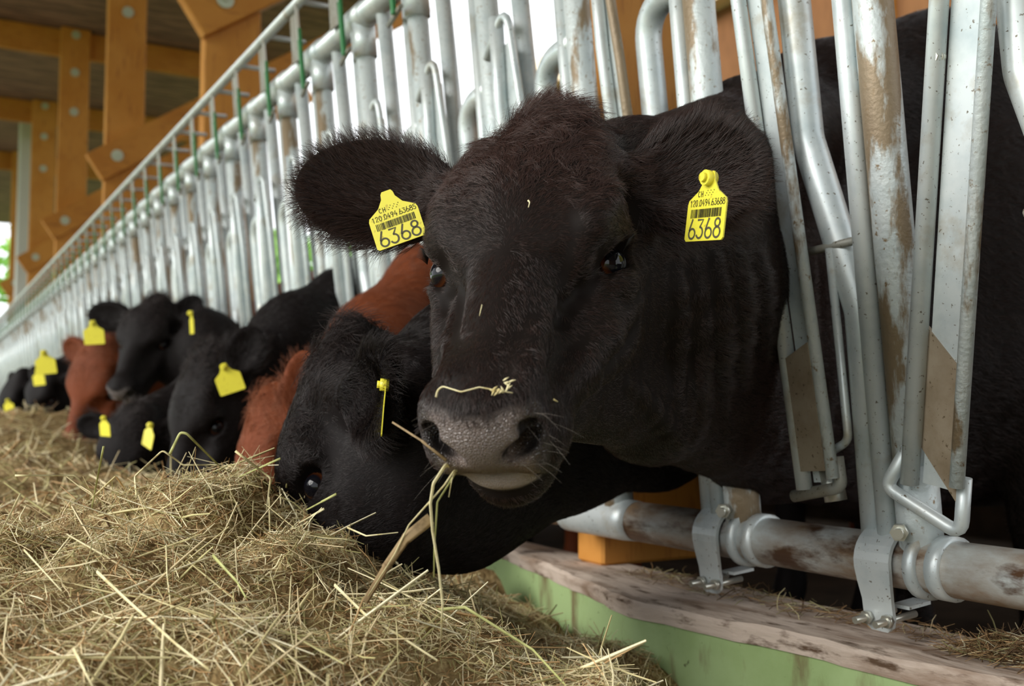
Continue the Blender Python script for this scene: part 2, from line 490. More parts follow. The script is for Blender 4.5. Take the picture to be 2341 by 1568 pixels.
def stall_proto(name, near):
    """one headlock of the barrier, built at t = 0"""
    q = 18 if near else 10
    root = empty(name, (0, 0, 0))
    # fixed bar with the sleeve at its foot
    MB().tube([B(0, .03), B(0, S_TOP - .03)], .028, q).build('fixed_bar', M_ZINC_DIRTY, root)
    sl = MB().tube([B(0, .0), B(0, .14)], .0305, q)
    sl.build('foot_sleeve', M_ZINC_DIRTY, root)
    MB().tube([B(.045, .028, .012), B(.045, S_TOP - .02, .006)], .0155, q).build('slim_bar', M_ZINC, root)
    # neck bar: rises beside the fixed bar, swings out at mid height, hooks back at its top
    pts = fillet([B(.079, .028, -.006), B(.074, .36, -.006), B(.148, .63, -.006), B(.152, .95, -.006), B(.0, .965, -.006)], .075, 8)
    MB().tube(pts, .0245, q).build('neck_bar', M_ZINC, root)
    if not near:
        MB().tube([B(.235, .03, -.035), B(.235, S_TOP - .02, -.01)], .021, q).build('stall_bar', M_ZINC, root)
    # strut with its hanging rod
    mb = MB().tube([B(.058, .462, .012), B(.15, .457, .014)], .0065, 8)
    mb.build('strut', M_ZINC_GREY, root)
    mb = MB().tube(fillet([B(.104, .457, .016), B(.100, .172, .016), B(.135, .155, .016)], .02, 5), .0065, 8)
    mb.build('hanging_rod', M_ZINC, root)
    # clamp on the lower rail
    mb = MB()
    a = np.linspace(math.radians(-30), math.radians(215), 16)
    for t in (-.045, ):
        ring = [B(t, .043 * math.cos(k), .043 * math.sin(k)) for k in np.linspace(0, 2 * math.pi, 21)]
        mb.tube([B(t - .011, 0), B(t - .010, 0), B(t + .010, 0), B(t + .011, 0)], [.0385, .044, .044, .0385], 26)
    mb.tube([B(-.018, 0), B(-.017, 0), B(-.002, 0), B(-.001, 0)], [.0385, .047, .047, .0385], 26)
    mb.build('clamp_ring', M_ZINC, root)
    mb = MB()
    # shaped plate hugging the front of the rail with a lug below
    prof = []
    for k in np.linspace(105, -5, 9):
        prof.append(B(.0, .0425 * math.sin(math.radians(k)), .0425 * math.cos(math.radians(k))))
    prof += [B(0, -.025, .0405), B(0, -.050, .037), B(0, -.075, .036), B(0, -.086, .036), B(0, -.093, .036)]
    P0 = []
    for i, p in enumerate(prof):
        w = .031 if i < 9 else (.029, .026, .026, .023, .014)[i - 9]
        P0.append((p + BT * (.05 - w), p + BT * (.05 + w)))
    thick = .006
    V, Fc = [], []
    for i, (p, r_) in enumerate(P0):
        c = B(.05, 0)
        nn = unit((p - B(p[1], 0)) * np.array([1, 0, 1]))
        if i >= len(P0) - 5: nn = BO
        V += [p, r_, r_ + nn * thick, p + nn * thick]
    m = len(P0)
    Fc = [(i * 4 + k, i * 4 + (k + 1) % 4, i * 4 + 4 + (k + 1) % 4, i * 4 + 4 + k) for i in range(m - 1) for k in range(4)] + [(0, 1, 2, 3), (4 * m - 1, 4 * m - 2, 4 * m - 3, 4 * m - 4)]
    mb.add(V, Fc, False)
    # saddle behind the lug
    mb.box(B(.03, -.060, -.004), (.03, .045, .005), [BT, BO, BU])
    cl = mb.build('clamp', M_ZINC, root)
    if near:
        for t in (.03, .066):
            c = B(t, -.075, .04)
            MB().hexnut(c + BO * .008, BO, .0095, .009).cyl(c - BO * .05, c + BO * .032, .0052, 10).build('clamp_bolt', M_BOLT, cl)
        c = B(-.002, .052, .044)
        MB().hexnut(c, unit(BO - BT * .6), .0125, .012).cyl(c, c + unit(BO - BT * .6) * .016, .0075, 10).build('eye_bolt', M_BOLT, cl)
    # top: sleeve, arms to the control rail, plate and the green release lever
    mb = MB().tube([B(-.04, S_TOP), B(-.038, S_TOP), B(.085, S_TOP), B(.087, S_TOP)], [.034, .0395, .0395, .034], q + 4)
    mb.tube([B(0, S_TOP - .12), B(0, S_TOP - .02)], .034, q)
    mb.build('top_sleeve', M_ZINC, root)
    mb = MB().prism([(-.03, 0), (.04, 0), (.028, .17), (-.02, .17)], .006, B(.10, S_TOP, .045), BT, BU)
    mb.build('bracket_plate', M_ZINC_GREY, root)
    MB().tube([B(.02, S_CTRL, .05), B(.02, S_CTRL - .01, -.09)], .009, 8).build('control_arm', M_ZINC, root)
    lv = MB().box(B(.02, S_CTRL - .06, .062), (.012, .008, .13), [BT, BO, BU]).build('release_lever', M_BOLT, root)
    MB().box(B(.018, S_CTRL - .185, .060), (.018, .009, .19), [BT, BO, BU]).build('green_grip', M_GREEN, lv)
    MB().tube([B(-.03, S_CTRL - .275, .06), B(.12, S_CTRL - .275, .03)], .007, 8).build('lever_stop', M_ZINC_GREY, root)
    return root


def swing_bar(root, t_up, t_low, gap, mirror, near, s_up=1.10, s_low=.10):
    """the moving bar: two long rods joined round a flat, a plate and a bent foot"""
    q = 12 if near else 8
    def C(s, dt=0.0, o=.045):
        k = (s - s_low) / (.86 - s_low)
        return B(t_low + (t_up - t_low) * k + dt, s, o)
    e = np.array(C(.86)) - np.array(C(.1)); ez = unit(e); ex = BT - ez * (BT @ ez); ex = unit(ex)
    sb = MB().box((C(s_low + .01) + C(1.02)) / 2 + BO * -.012, (gap * (.62 if near else .75), .004, 1.01 - s_low), [ex, np.cross(ez, ex), ez]).build('swing_bar', M_ZINC, root)
    sb['label'] = 'galvanised swinging headlock bar'
    g = gap / 2
    # near rod: one loop that closes with a hook at the top
    pts = fillet([C(s_low + .02, -g), C(.86, -g * 1.05), C(s_up, -g * .7), C(s_up - .10, g * 1.6, .05)], .03, 6)
    MB().tube(pts, .0095, q).build('rod', M_ZINC_DIRTY if near else M_ZINC, sb)
    MB().tube([C(s_low + (.0 if mirror else .02), g), C(.9, g * .9), C(s_up - .02, g * .4)], .0125 if near else .017, q).build('guide_tube', M_ZINC, sb)
    if mirror:      # closed: foot turned to the far side with a flat cap
        MB().prism([(-g * .86, .0), (g * .86, 0), (g * .86, .17), (-g * .86, .19)], .006, C(s_low + .03, 0, .052), ex, ez).build('plate', M_PLATE, sb)
        MB().tube(fillet([C(s_low + .05, -g, .03), C(s_low + .005, -g, .03), C(s_low - .012, g + .025, .045)], .014, 5), .0095, q).build('foot_rod', M_ZINC_GREY, sb)
        MB().tube([C(s_low + .03, -.002, .02), C(s_low - .018, -.006, .02)], .017, q).build('end_tube', M_BOLT, sb)
    else:           # open: wide plate and a V-bent foot rod
        MB().prism([(-g * .9, -.10), (g * .9, -.03), (g * .9, .13), (-g * .9, .07)], .006, C(s_low + .10, 0, .034), ex, ez).build('plate', M_PLATE, sb)
        MB().tube(fillet([C(s_low + .03, -g, .03), C(s_low - .045, -g, .03), C(s_low + .015, g + .035, .05), C(s_low + .075, g + .005, .04)], .014, 5), .0095, q).build('foot_rod', M_ZINC, sb)
        MB().prism([(-.012, 0), (.012, 0), (.012, .62), (-.012, .62)], .004, C(s_low + .2, .0, .012), ex, ez).build('flat', M_ZINC, sb)
    if near:
        c = C(.67, g * .8, .045)
        MB().cyl(c - BO * .004, c + BO * .003, .0085, 16).hexnut(c + BO * .006, BO, .0062, .007).build('pivot_bolt', M_BOLT, sb)
    return sb


GRP = 'headlocks of the feed barrier'
stall = []
p_near = stall_proto('headlock', True)
protoA = p_near
s2 = copy_tree(p_near); s3 = copy_tree(p_near)
p_near.location = (0, 1.0, 0)
swing_bar(p_near, .190, .138, .060, True, True)
tag(p_near, 'galvanised headlock just right of the large cow, swinging bar against her neck', 'headlock', GRP)
s2.location = (0, .64, 0)
swing_bar(s2, .165, .300, .074, False, True)
tag(s2, 'galvanised headlock at the right edge with tilted swinging bar and bent foot rod', 'headlock', GRP)
s3.location = (0, 1.36, 0)
swing_bar(s3, .20, .15, .05, True, True, s_low=.24)
tag(s3, 'galvanised headlock directly behind the head of the large cow', 'headlock', GRP)

p_far = stall_proto('headlock', False)
p_far2 = copy_tree(p_far)
swing_bar(p_far, .215, .165, .085, True, False)
swing_bar(p_far2, .18, .26, .09, False, False)
k = 4
first = {0: True, 1: True}
Y_K = []
while 1.0 + PITCH_Y * (k - 2) < Y_END - .3:
    y = 1.0 + PITCH_Y * (k - 2)
    w = 0 if R.random() < .72 else 1
    src = (p_far, p_far2)[w]
    if first[w] and k > 4:
        o = src; first[w] = False
    else:
        o = copy_tree(src)
    o.location = (0, y, 0)
    Y_K.append(y)
    if k == 4:                      # this one stands on the rail without a clamp of its own
        for c_ in list(o.children):
            if c_.name.split('.')[0] in ('clamp', 'clamp_ring'):
                bpy.data.objects.remove(c_)
    if k == 4: lab = 'galvanised headlock behind the left ear tag of the large cow, next to her head'
    elif k == 5: lab = 'galvanised headlock whose bars rise behind the tagged ear at the left of the large head'
    else: lab = 'galvanised headlock in the long row behind the eating cattle'
    tag(o, lab, 'headlock', GRP if k < 6 else 'headlocks in the long row behind the cattle')
    k += 1

# ------------------------------------------------------------------ cattle: one skin per animal, grown from a distance field
class Field:
    """smooth union of rounded cones and ellipsoids on a grid; surface() turns it into one closed mesh"""

    def __init__(self):
        self.ops = []

    def cone(self, a, b, ra, rb, k=.02):
        self.ops.append(('c', np.asarray(a, float), np.asarray(b, float), ra, rb, k)); return self

    def ell(self, c, r, axes=None, k=.02):
        self.ops.append(('e', np.asarray(c, float), np.asarray(r, float), np.eye(3) if axes is None else np.asarray(axes, float), k)); return self

    def cut(self, c, r, axes=None, k=.006):
        self.ops.append(('s', np.asarray(c, float), np.asarray(r, float), np.eye(3) if axes is None else np.asarray(axes, float), k)); return self

    def box_of(self, op):
        if op[0] == 'c':
            return np.minimum(op[1] - op[3], op[2] - op[4]), np.maximum(op[1] + op[3], op[2] + op[4])
        ext = np.sqrt(((op[3] * op[2][:, None]) ** 2).sum(0))
        return op[1] - ext, op[1] + ext

    def surface(self, lo, hi, h):
        lo = np.asarray(lo, float); hi = np.asarray(hi, float)
        N = np.ceil((hi - lo) / h).astype(int) + 1
        F = np.full(N, 0.5, np.float32)
        for op in self.ops:
            bl, bh = self.box_of(op)
            k = op[-1]
            m = k + 2.5 * h
            i0 = np.maximum(np.floor((bl - m - lo) / h).astype(int), 0)
            i1 = np.minimum(np.ceil((bh + m - lo) / h).astype(int) + 1, N)
            if (i1 <= i0).any(): continue
            g = [(lo[a] + h * np.arange(i0[a], i1[a])).astype(np.float32) for a in range(3)]
            X, Y, Z = g[0][:, None, None], g[1][None, :, None], g[2][None, None, :]
            if op[0] == 'c':
                a, b, ra, rb = op[1:5]
                d = b - a
                L2 = float(d @ d) + 1e-12
                t = np.clip(((X - a[0]) * d[0] + (Y - a[1]) * d[1] + (Z - a[2]) * d[2]) / L2, 0, 1)
                D = np.sqrt((X - a[0] - t * d[0]) ** 2 + (Y - a[1] - t * d[1]) ** 2 + (Z - a[2] - t * d[2]) ** 2) - (ra + t * (rb - ra))
            else:
                c, r, A = op[1:4]
                x, y, z = X - c[0], Y - c[1], Z - c[2]
                q = [(A[j, 0] * x + A[j, 1] * y + A[j, 2] * z) / r[j] for j in range(3)]
                k0 = np.sqrt(q[0] ** 2 + q[1] ** 2 + q[2] ** 2)
                k1 = np.sqrt((q[0] / r[0]) ** 2 + (q[1] / r[1]) ** 2 + (q[2] / r[2]) ** 2) + 1e-6
                D = k0 * (k0 - 1) / k1
                D = np.where(k0 < .05, -r.min(), D)
            S = tuple(slice(i0[a], i1[a]) for a in range(3))
            f = F[S]
            if op[0] == 's':
                D = -D
                hh = np.maximum(k - np.abs(f - D), 0) / k
                F[S] = np.maximum(f, D) + hh * hh * k * .25
            else:
                hh = np.maximum(k - np.abs(f - D), 0) / k
                F[S] = np.minimum(f, D) - hh * hh * k * .25
        return nets(F, lo, h)


def nets(F, lo, h):
    ins = F < 0
    n = np.array(F.shape) - 1
    cnt = np.zeros(n, np.int8)
    for dx in (0, 1):
        for dy in (0, 1):
            for dz in (0, 1):
                cnt += ins[dx:dx + n[0], dy:dy + n[1], dz:dz + n[2]]
    cells = np.argwhere((cnt > 0) & (cnt < 8))
    idx = np.full(n, -1, np.int64)
    idx[tuple(cells.T)] = np.arange(len(cells))
    acc = np.zeros((len(cells), 3)); num = np.zeros(len(cells))
    corners = [(a, b, c) for a in (0, 1) for b in (0, 1) for c in (0, 1)]
    val = {c: F[tuple((cells + c).T)] for c in corners}
    for c in corners:
        for ax in range(3):
            if c[ax] == 0:
                c2 = list(c); c2[ax] = 1; c2 = tuple(c2)
                a, b = val[c], val[c2]
                x = (a < 0) != (b < 0)
                t = np.where(x, a / np.where(np.abs(a - b) < 1e-9, 1, a - b), 0)
                p = np.repeat(np.asarray(c, float)[None], len(cells), 0)
                p[:, ax] += t
                acc += p * x[:, None]; num += x
    V = lo + (cells + acc / np.maximum(num, 1)[:, None]) * h
    quads = []
    for ax in range(3):
        o1, o2 = [(1, 2), (2, 0), (0, 1)][ax]
        sl_a = [slice(None)] * 3; sl_b = [slice(None)] * 3
        sl_a[ax] = slice(0, -1); sl_b[ax] = slice(1, None)
        A, Bv = ins[tuple(sl_a)], ins[tuple(sl_b)]
        E = np.argwhere(A != Bv)
        ok = (E[:, o1] > 0) & (E[:, o2] > 0) & (E[:, o1] < n[o1]) & (E[:, o2] < n[o2])
        E = E[ok]
        e1 = np.zeros(3, int); e1[o1] = 1
        e2 = np.zeros(3, int); e2[o2] = 1
        q = np.stack([idx[tuple((E - e1 - e2).T)], idx[tuple((E - e2).T)], idx[tuple(E.T)], idx[tuple((E - e1).T)]], 1)
        s = A[tuple(E.T)]
        q[~s] = q[~s][:, ::-1]
        quads.append(q)
    return V, np.concatenate(quads)


def relax(V, Q, it=2, lam=.5):
    E = np.concatenate([Q[:, [0, 1]], Q[:, [1, 2]], Q[:, [2, 3]], Q[:, [3, 0]]])
    E = np.concatenate([E, E[:, ::-1]])
    deg = np.bincount(E[:, 0], minlength=len(V)).astype(float)
    for _ in range(it):
        S = np.stack([np.bincount(E[:, 0], V[E[:, 1], a], minlength=len(V)) for a in range(3)], 1) / np.maximum(deg, 1)[:, None]
        V = V + lam * (S - V)
    return V


def vnormals(V, Q):
    n = np.cross(V[Q[:, 2]] - V[Q[:, 0]], V[Q[:, 3]] - V[Q[:, 1]])
    out = np.zeros_like(V)
    for k in range(4):
        for a in range(3):
            out[:, a] += np.bincount(Q[:, k], n[:, a], minlength=len(V))
    return out / (np.linalg.norm(out, axis=1)[:, None] + 1e-12)


def quad_mesh(name, V, Q):
    me = bpy.data.meshes.new(name)
    me.vertices.add(len(V)); me.vertices.foreach_set('co', V.astype(np.float32).ravel())
    me.loops.add(Q.size); me.loops.foreach_set('vertex_index', Q.astype(np.int32).ravel())
    me.polygons.add(len(Q))
    me.polygons.foreach_set('loop_start', np.arange(0, Q.size, 4, dtype=np.int32))
    me.update(calc_edges=True)
    me.validate()
    return me


def cam_dirs(r, u, v):
    return unit(RIGHT * r + UP * u - VIEW * v)


class Head:
    """local frame of a head: a to the animal's left, b from poll to nose, c out of the forehead"""

    def __init__(self, poll, N, D, s=1.0):
        self.o = np.asarray(poll, float); self.s = s
        self.N = unit(N)
        self.D = unit(np.asarray(D) - self.N * (np.asarray(D) @ self.N))
        self.L = np.cross(self.D, self.N)
        self.A = np.stack([self.L, self.N, self.D])

    def p(self, a, b, c):
        return self.o + self.s * (self.L * a + self.N * b + self.D * c)

    def d(self, a, b, c):
        return self.L * a + self.N * b + self.D * c

    def loc(self, P):
        return ((P - self.o) @ self.A.T) / self.s


def ear_frame(hd, side, axis, face):
    """axis, face: directions in head-local terms; side +1 = animal's left"""
    ax = unit(hd.d(*axis)); fc = hd.d(*face); fc = unit(fc - ax * (fc @ ax))
    return ax, fc, np.cross(ax, fc)


def head_field(F, hd, ears, fine=True):
    s = hd.s
    P, A = hd.p, hd.A
    def E(c, r, k=.02, axes=None): F.ell(P(*c), np.array(r) * s, A if axes is None else axes, k * s)
    def C(a, b, ra, rb, k=.02): F.cone(P(*a), P(*b), ra * s, rb * s, k * s)
    def X(c, r, k=.006, axes=None): F.cut(P(*c), np.array(r) * s, A if axes is None else axes, k * s)
    E((.004, .095, -.100), (.104, .105, .096), .03)
    E((.020, .000, -.060), (.054, .056, .050), .05)
    E((0, .14, -.075), (.098, .10, .070), .03)
    for q in (1, -1):
        C((q * .05, .07, -.075), (q * .05, .2, -.072), .055, .048, .03)
        E((q * .078, .152, -.062), (.034, .056, .036), .030)
        C((q * .108, .156, -.084), (q * .086, .190, -.068), .013, .009, .014)   # upper lid ridge          # brow
        C((q * .062, .19, -.140), (q * .030, .39, -.108), .058, .038, .028)   # cheek
        E((q * .068, .15, -.178), (.046, .10, .078), .03)             # jaw muscle
        C((q * .052, .09, -.215), (q * .02, .40, -.160), .042, .032, .035)
        C((q * .080, .235, -.120), (q * .048, .34, -.110), .016, .012, .02)   # facial crest
        E((q * .088, .188, -.100), (.028, .038, .034), .014)          # eye bulge
    C((0, .16, -.072), (0, .395, -.072), .058, .038, .024)
    E((0, .41, -.088), (.056, .052, .064), .03)                        # muzzle
    E((0, .437, -.078), (.050, .036, .052), .015)
    for q in (1, -1):
        E((q * .040, .425, -.078), (.026, .036, .042), .015)          # wings of the nostrils
        E((q * .040, .414, -.114), (.033, .046, .034), .015)          # upper lip
    E((0, .402, -.180), (.044, .046, .032), .015)                     # chin
    E((0, .428, -.150), (.037, .025, .015), .008)                     # lower lip
    if fine:
        X((0, .466, -.131), (.048, .040, .007), .006)                # mouth, a little open
        for q in (1, -1):
            ax = np.stack([unit(hd.d(.78, 0, q * .62)), unit(hd.d(-.2 * q, .97, .1)), np.zeros(3)])
            ax[1] = unit(ax[1] - ax[0] * (ax[1] @ ax[0])); ax[2] = np.cross(ax[0], ax[1])
            X((q * .036, .470, -.082), (.022, .036, .0115), .005, ax)
            X((q * .048, .464, -.064), (.009, .036, .015), .005, ax)
            # lids: an almond opening over the eyeball
            o = unit(hd.d(q * .84, .08, .46)); t = unit(hd.d(q * -.5, .8, .0)); t = unit(t - o * (t @ o))
            X((q * .108, .187, -.0885), (.026, .0255, .0165), .008, np.stack([o, t, np.cross(o, t)]))
            X((q * .101, .208, -.0865), (.009, .014, .0035), .010, np.stack([o, t, np.cross(o, t)]))
            X((q * .130, .100, -.085), (.026, .030, .028), .035)       # temple
            X((q * .086, .290, -.060), (.022, .075, .026), .035)       # beside the nose bridge
    for (q, axis, face, lng, wid) in ears:
        ax, fc, wd = ear_frame(hd, q, axis, face)
        base = P(q * .092, .052, -.105)
        c = base + ax * lng * .55 * s
        F.cone(P(q * .07, .055, -.10), base + ax * .05 * s, .034 * s, .030 * s, .03 * s)
        F.ell(c, np.array([lng * .50, wid, .021]) * s, np.stack([ax, wd, fc]), .02 * s)
        F.cut(c + fc * .020 * s + ax * .012 * s, np.array([lng * .40, wid * .72, .020]) * s, np.stack([ax, wd, fc]), .010 * s)


def grow_cow(name, hd, ears, neck, body, fine=None, coarse=.014, coat=((.010, .007, .006), (.030, .018, .013)), head_h=.0042, muzzle=True):
    """neck: list of (point, radius) chains; body: dict with heading, chest and rump points"""
    F = Field()
    for ch in neck:
        for (a, ra), (b, rb) in zip(ch[:-1], ch[1:]):
            F.cone(a, b, ra, rb, .07)
    for b_ in body:
        if b_[0] == 'e': F.ell(b_[1], b_[2], b_[3] if len(b_) > 3 else None, .08)
        elif b_[0] != 'h' and b_[0] != 'f': F.cone(b_[1], b_[2], b_[3], b_[4], .03)
    head_field(F, hd, ears)
    for b_ in body:
        if b_[0] == 'f': F.cone(b_[1], b_[2], b_[3], b_[4], .016)
        elif b_[0] == 'h': F.cut(b_[1], np.full(3, b_[2]), None, b_[3])
    bl, bh = np.full(3, 1e9), np.full(3, -1e9)
    for op in F.ops:
        l, h_ = F.box_of(op)
        bl = np.minimum(bl, l); bh = np.maximum(bh, h_)
    bl -= .04; bh += .04
    # fine grid in front of the barrier, coarse grid behind it, meeting on a shared plane
    xs = fine if fine is not None else 1.12
    parts = []
    hl, hh = bl.copy(), bh.copy()
    hh[0] = xs
    V1, Q1 = F.surface(hl, hh, head_h)
    V1 = relax(V1, Q1, 2, .4)
    cl = bl.copy(); cl[0] = xs - 2.2 * coarse
    V2, Q2 = F.surface(cl, bh, coarse)
    V2 = relax(V2, Q2, 2, .4)
    V = np.concatenate([V1, V2]); Q = np.concatenate([Q1, Q2 + len(V1)])
    nrm = vnormals(V, Q)
    # coat colour, muzzle skin, lids: properties of the animal itself; nostril shade painted in
    l = hd.loc(V)
    nz = np.zeros(len(V))
    colr = np.repeat(np.array([coat[0]]), len(V), 0)
    colr[:, :] = coat[0]
    nose = np.zeros(len(V)); lip = np.zeros(len(V)); lid = np.zeros(len(V))
    if muzzle:
        fy = np.clip((l[:, 1] - .425) / .014, 0, 1)
        w = np.clip((.064 - np.abs(l[:, 0]) - .25 * np.clip(-.095 - l[:, 2], 0, 1)) / .008, 0, 1)
        nose = fy * w * np.clip((-.037 - l[:, 2] ) / .008, 0, 1) * np.clip((l[:, 2] + .136) / .006, 0, 1)
        nose *= np.clip((nrm @ (hd.N * .9 + hd.D * .25) - .22) / .2, 0, 1)
        lip = np.clip((l[:, 1] - .425) / .010, 0, 1) * np.clip((-.126 - l[:, 2]) / .004, 0, 1) * np.clip((l[:, 2] + .164) / .008, 0, 1) * np.clip((.040 - np.abs(l[:, 0])) / .006, 0, 1)
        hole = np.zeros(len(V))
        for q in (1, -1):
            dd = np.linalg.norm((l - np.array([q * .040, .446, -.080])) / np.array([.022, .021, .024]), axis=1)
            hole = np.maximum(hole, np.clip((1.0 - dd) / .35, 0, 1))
            de = np.linalg.norm(l - np.array([q * .110, .187, -.0900]), axis=1)
            lid = np.maximum(lid, np.clip((.019 - de) / .005, 0, 1))
        lowp = np.clip((-.088 - l[:, 2]) / .03, 0, 1)[:, None]
        nose_c = np.array(body_nose(coat)) * (1 - lowp) + np.array(srgb(92, 74, 58)[:3]) * lowp
        rim = np.clip((np.abs(l[:, 0]) - .040) / .010, 0, 1)[:, None]
        nose_c = nose_c * (1 - rim) + np.array(srgb(62, 55, 54)[:3]) * rim
        colr = colr * (1 - nose[:, None]) + nose[:, None] * nose_c
        colr = colr * (1 - lip[:, None]) + lip[:, None] * np.array(srgb(150, 138, 130)[:3])
        colr = colr * (1 - hole[:, None] * .9) + hole[:, None] * .9 * np.array([.012, .010, .010])  # shade of the nostril hollows put into the colour
        colr = colr * (1 - lid[:, None]) + lid[:, None] * np.array([.012, .009, .008])
    me = quad_mesh(name, V, Q)
    ca = me.color_attributes.new('coat', 'FLOAT_COLOR', 'POINT')
    rgba = np.ones((len(V), 4), np.float32); rgba[:, :3] = colr
    ca.data.foreach_set('color', rgba.ravel())
    at = me.attributes.new('wet', 'FLOAT', 'POINT')
    at.data.foreach_set('value', np.clip(nose + .7 * lip, 0, 1).astype(np.float32))
    bare = np.clip(nose + lip + lid + (hole if muzzle else 0), 0, 1)
    return me, V, Q, nrm, bare, l


def body_nose(coat):
    return srgb(118, 107, 103)[:3] if coat[0][0] < .04 else srgb(150, 100, 86)[:3]


def skin_material():
    m = bpy.data.materials.new('cattle_skin')
    m.use_nodes = True
    nt = m.node_tree; N, L = nt.nodes, nt.links
    b = N['Principled BSDF']
    a = N.new('ShaderNodeAttribute'); a.attribute_name = 'coat'
    w = N.new('ShaderNodeAttribute'); w.attribute_name = 'wet'
    L.new(a.outputs['Color'], b.inputs['Base Color'])
    mr = N.new('ShaderNodeMapRange'); mr.inputs['To Min'].default_value = .62; mr.inputs['To Max'].default_value = .27
    L.new(w.outputs['Fac'], mr.inputs['Value']); L.new(mr.outputs['Result'], b.inputs['Roughness'])
    sm = N.new('ShaderNodeMapRange'); sm.inputs['To Min'].default_value = .10; sm.inputs['To Max'].default_value = .5
    L.new(w.outputs['Fac'], sm.inputs['Value']); L.new(sm.outputs['Result'], b.inputs['Specular IOR Level'])
    vo = N.new('ShaderNodeTexVoronoi'); vo.inputs['Scale'].default_value = 330
    vo.feature = 'DISTANCE_TO_EDGE'
    geo = N.new('ShaderNodeNewGeometry')
    L.new(geo.outputs['Position'], vo.inputs['Vector'])
    mp = N.new('ShaderNodeMapRange'); mp.inputs['From Max'].default_value = .25
    L.new(vo.outputs['Distance'], mp.inputs['Value'])
    bp = N.new('ShaderNodeBump'); bp.inputs['Distance'].default_value = .0014
    ml = N.new('ShaderNodeMath'); ml.operation = 'MULTIPLY'; ml.inputs[1].default_value = .75
    L.new(w.outputs['Fac'], ml.inputs[0]); L.new(ml.outputs[0], bp.inputs['Strength'])
    L.new(mp.outputs['Result'], bp.inputs['Height'])
    L.new(bp.outputs['Normal'], b.inputs['Normal'])
    return m


def fur_material(name, base, tip, rough=.42, spec=.5):
    m = bpy.data.materials.new(name)
    m.use_nodes = True
    nt = m.node_tree; N, L = nt.nodes, nt.links
    b = N['Principled BSDF']
    hi = N.new('ShaderNodeHairInfo')
    tn = N.new('ShaderNodeAttribute'); tn.attribute_name = 'tint'
    mx = N.new('ShaderNodeMix'); mx.data_type = 'RGBA'
    mx.inputs[6].default_value = (*base, 1); mx.inputs[7].default_value = (*tip, 1)
    ad = N.new('ShaderNodeMath'); ad.operation = 'MULTIPLY_ADD'; ad.inputs[1].default_value = .35
    L.new(hi.outputs['Random'], ad.inputs[0]); L.new(tn.outputs['Fac'], ad.inputs[2])
    L.new(ad.outputs[0], mx.inputs['Factor'])
    L.new(mx.outputs[2], b.inputs['Base Color'])
    b.inputs['Roughness'].default_value = rough
    b.inputs['Specular IOR Level'].default_value = spec
    return m


M_SKIN = skin_material()


def sample(V, Q, weight, n, rng):
    T = np.concatenate([Q[:, [0, 1, 2]], Q[:, [0, 2, 3]]])
    a, b, c = V[T[:, 0]], V[T[:, 1]], V[T[:, 2]]
    ar = np.linalg.norm(np.cross(b - a, c - a), axis=1) * weight[T].mean(1)
    cs = np.cumsum(ar)
    i = np.searchsorted(cs, rng.random(n) * cs[-1])
    i = np.minimum(i, len(T) - 1)
    u, v = rng.random(n), rng.random(n)
    f = u + v > 1
    u[f], v[f] = 1 - u[f], 1 - v[f]
    w = np.stack([1 - u - v, u, v], 1)
    return T[i], w


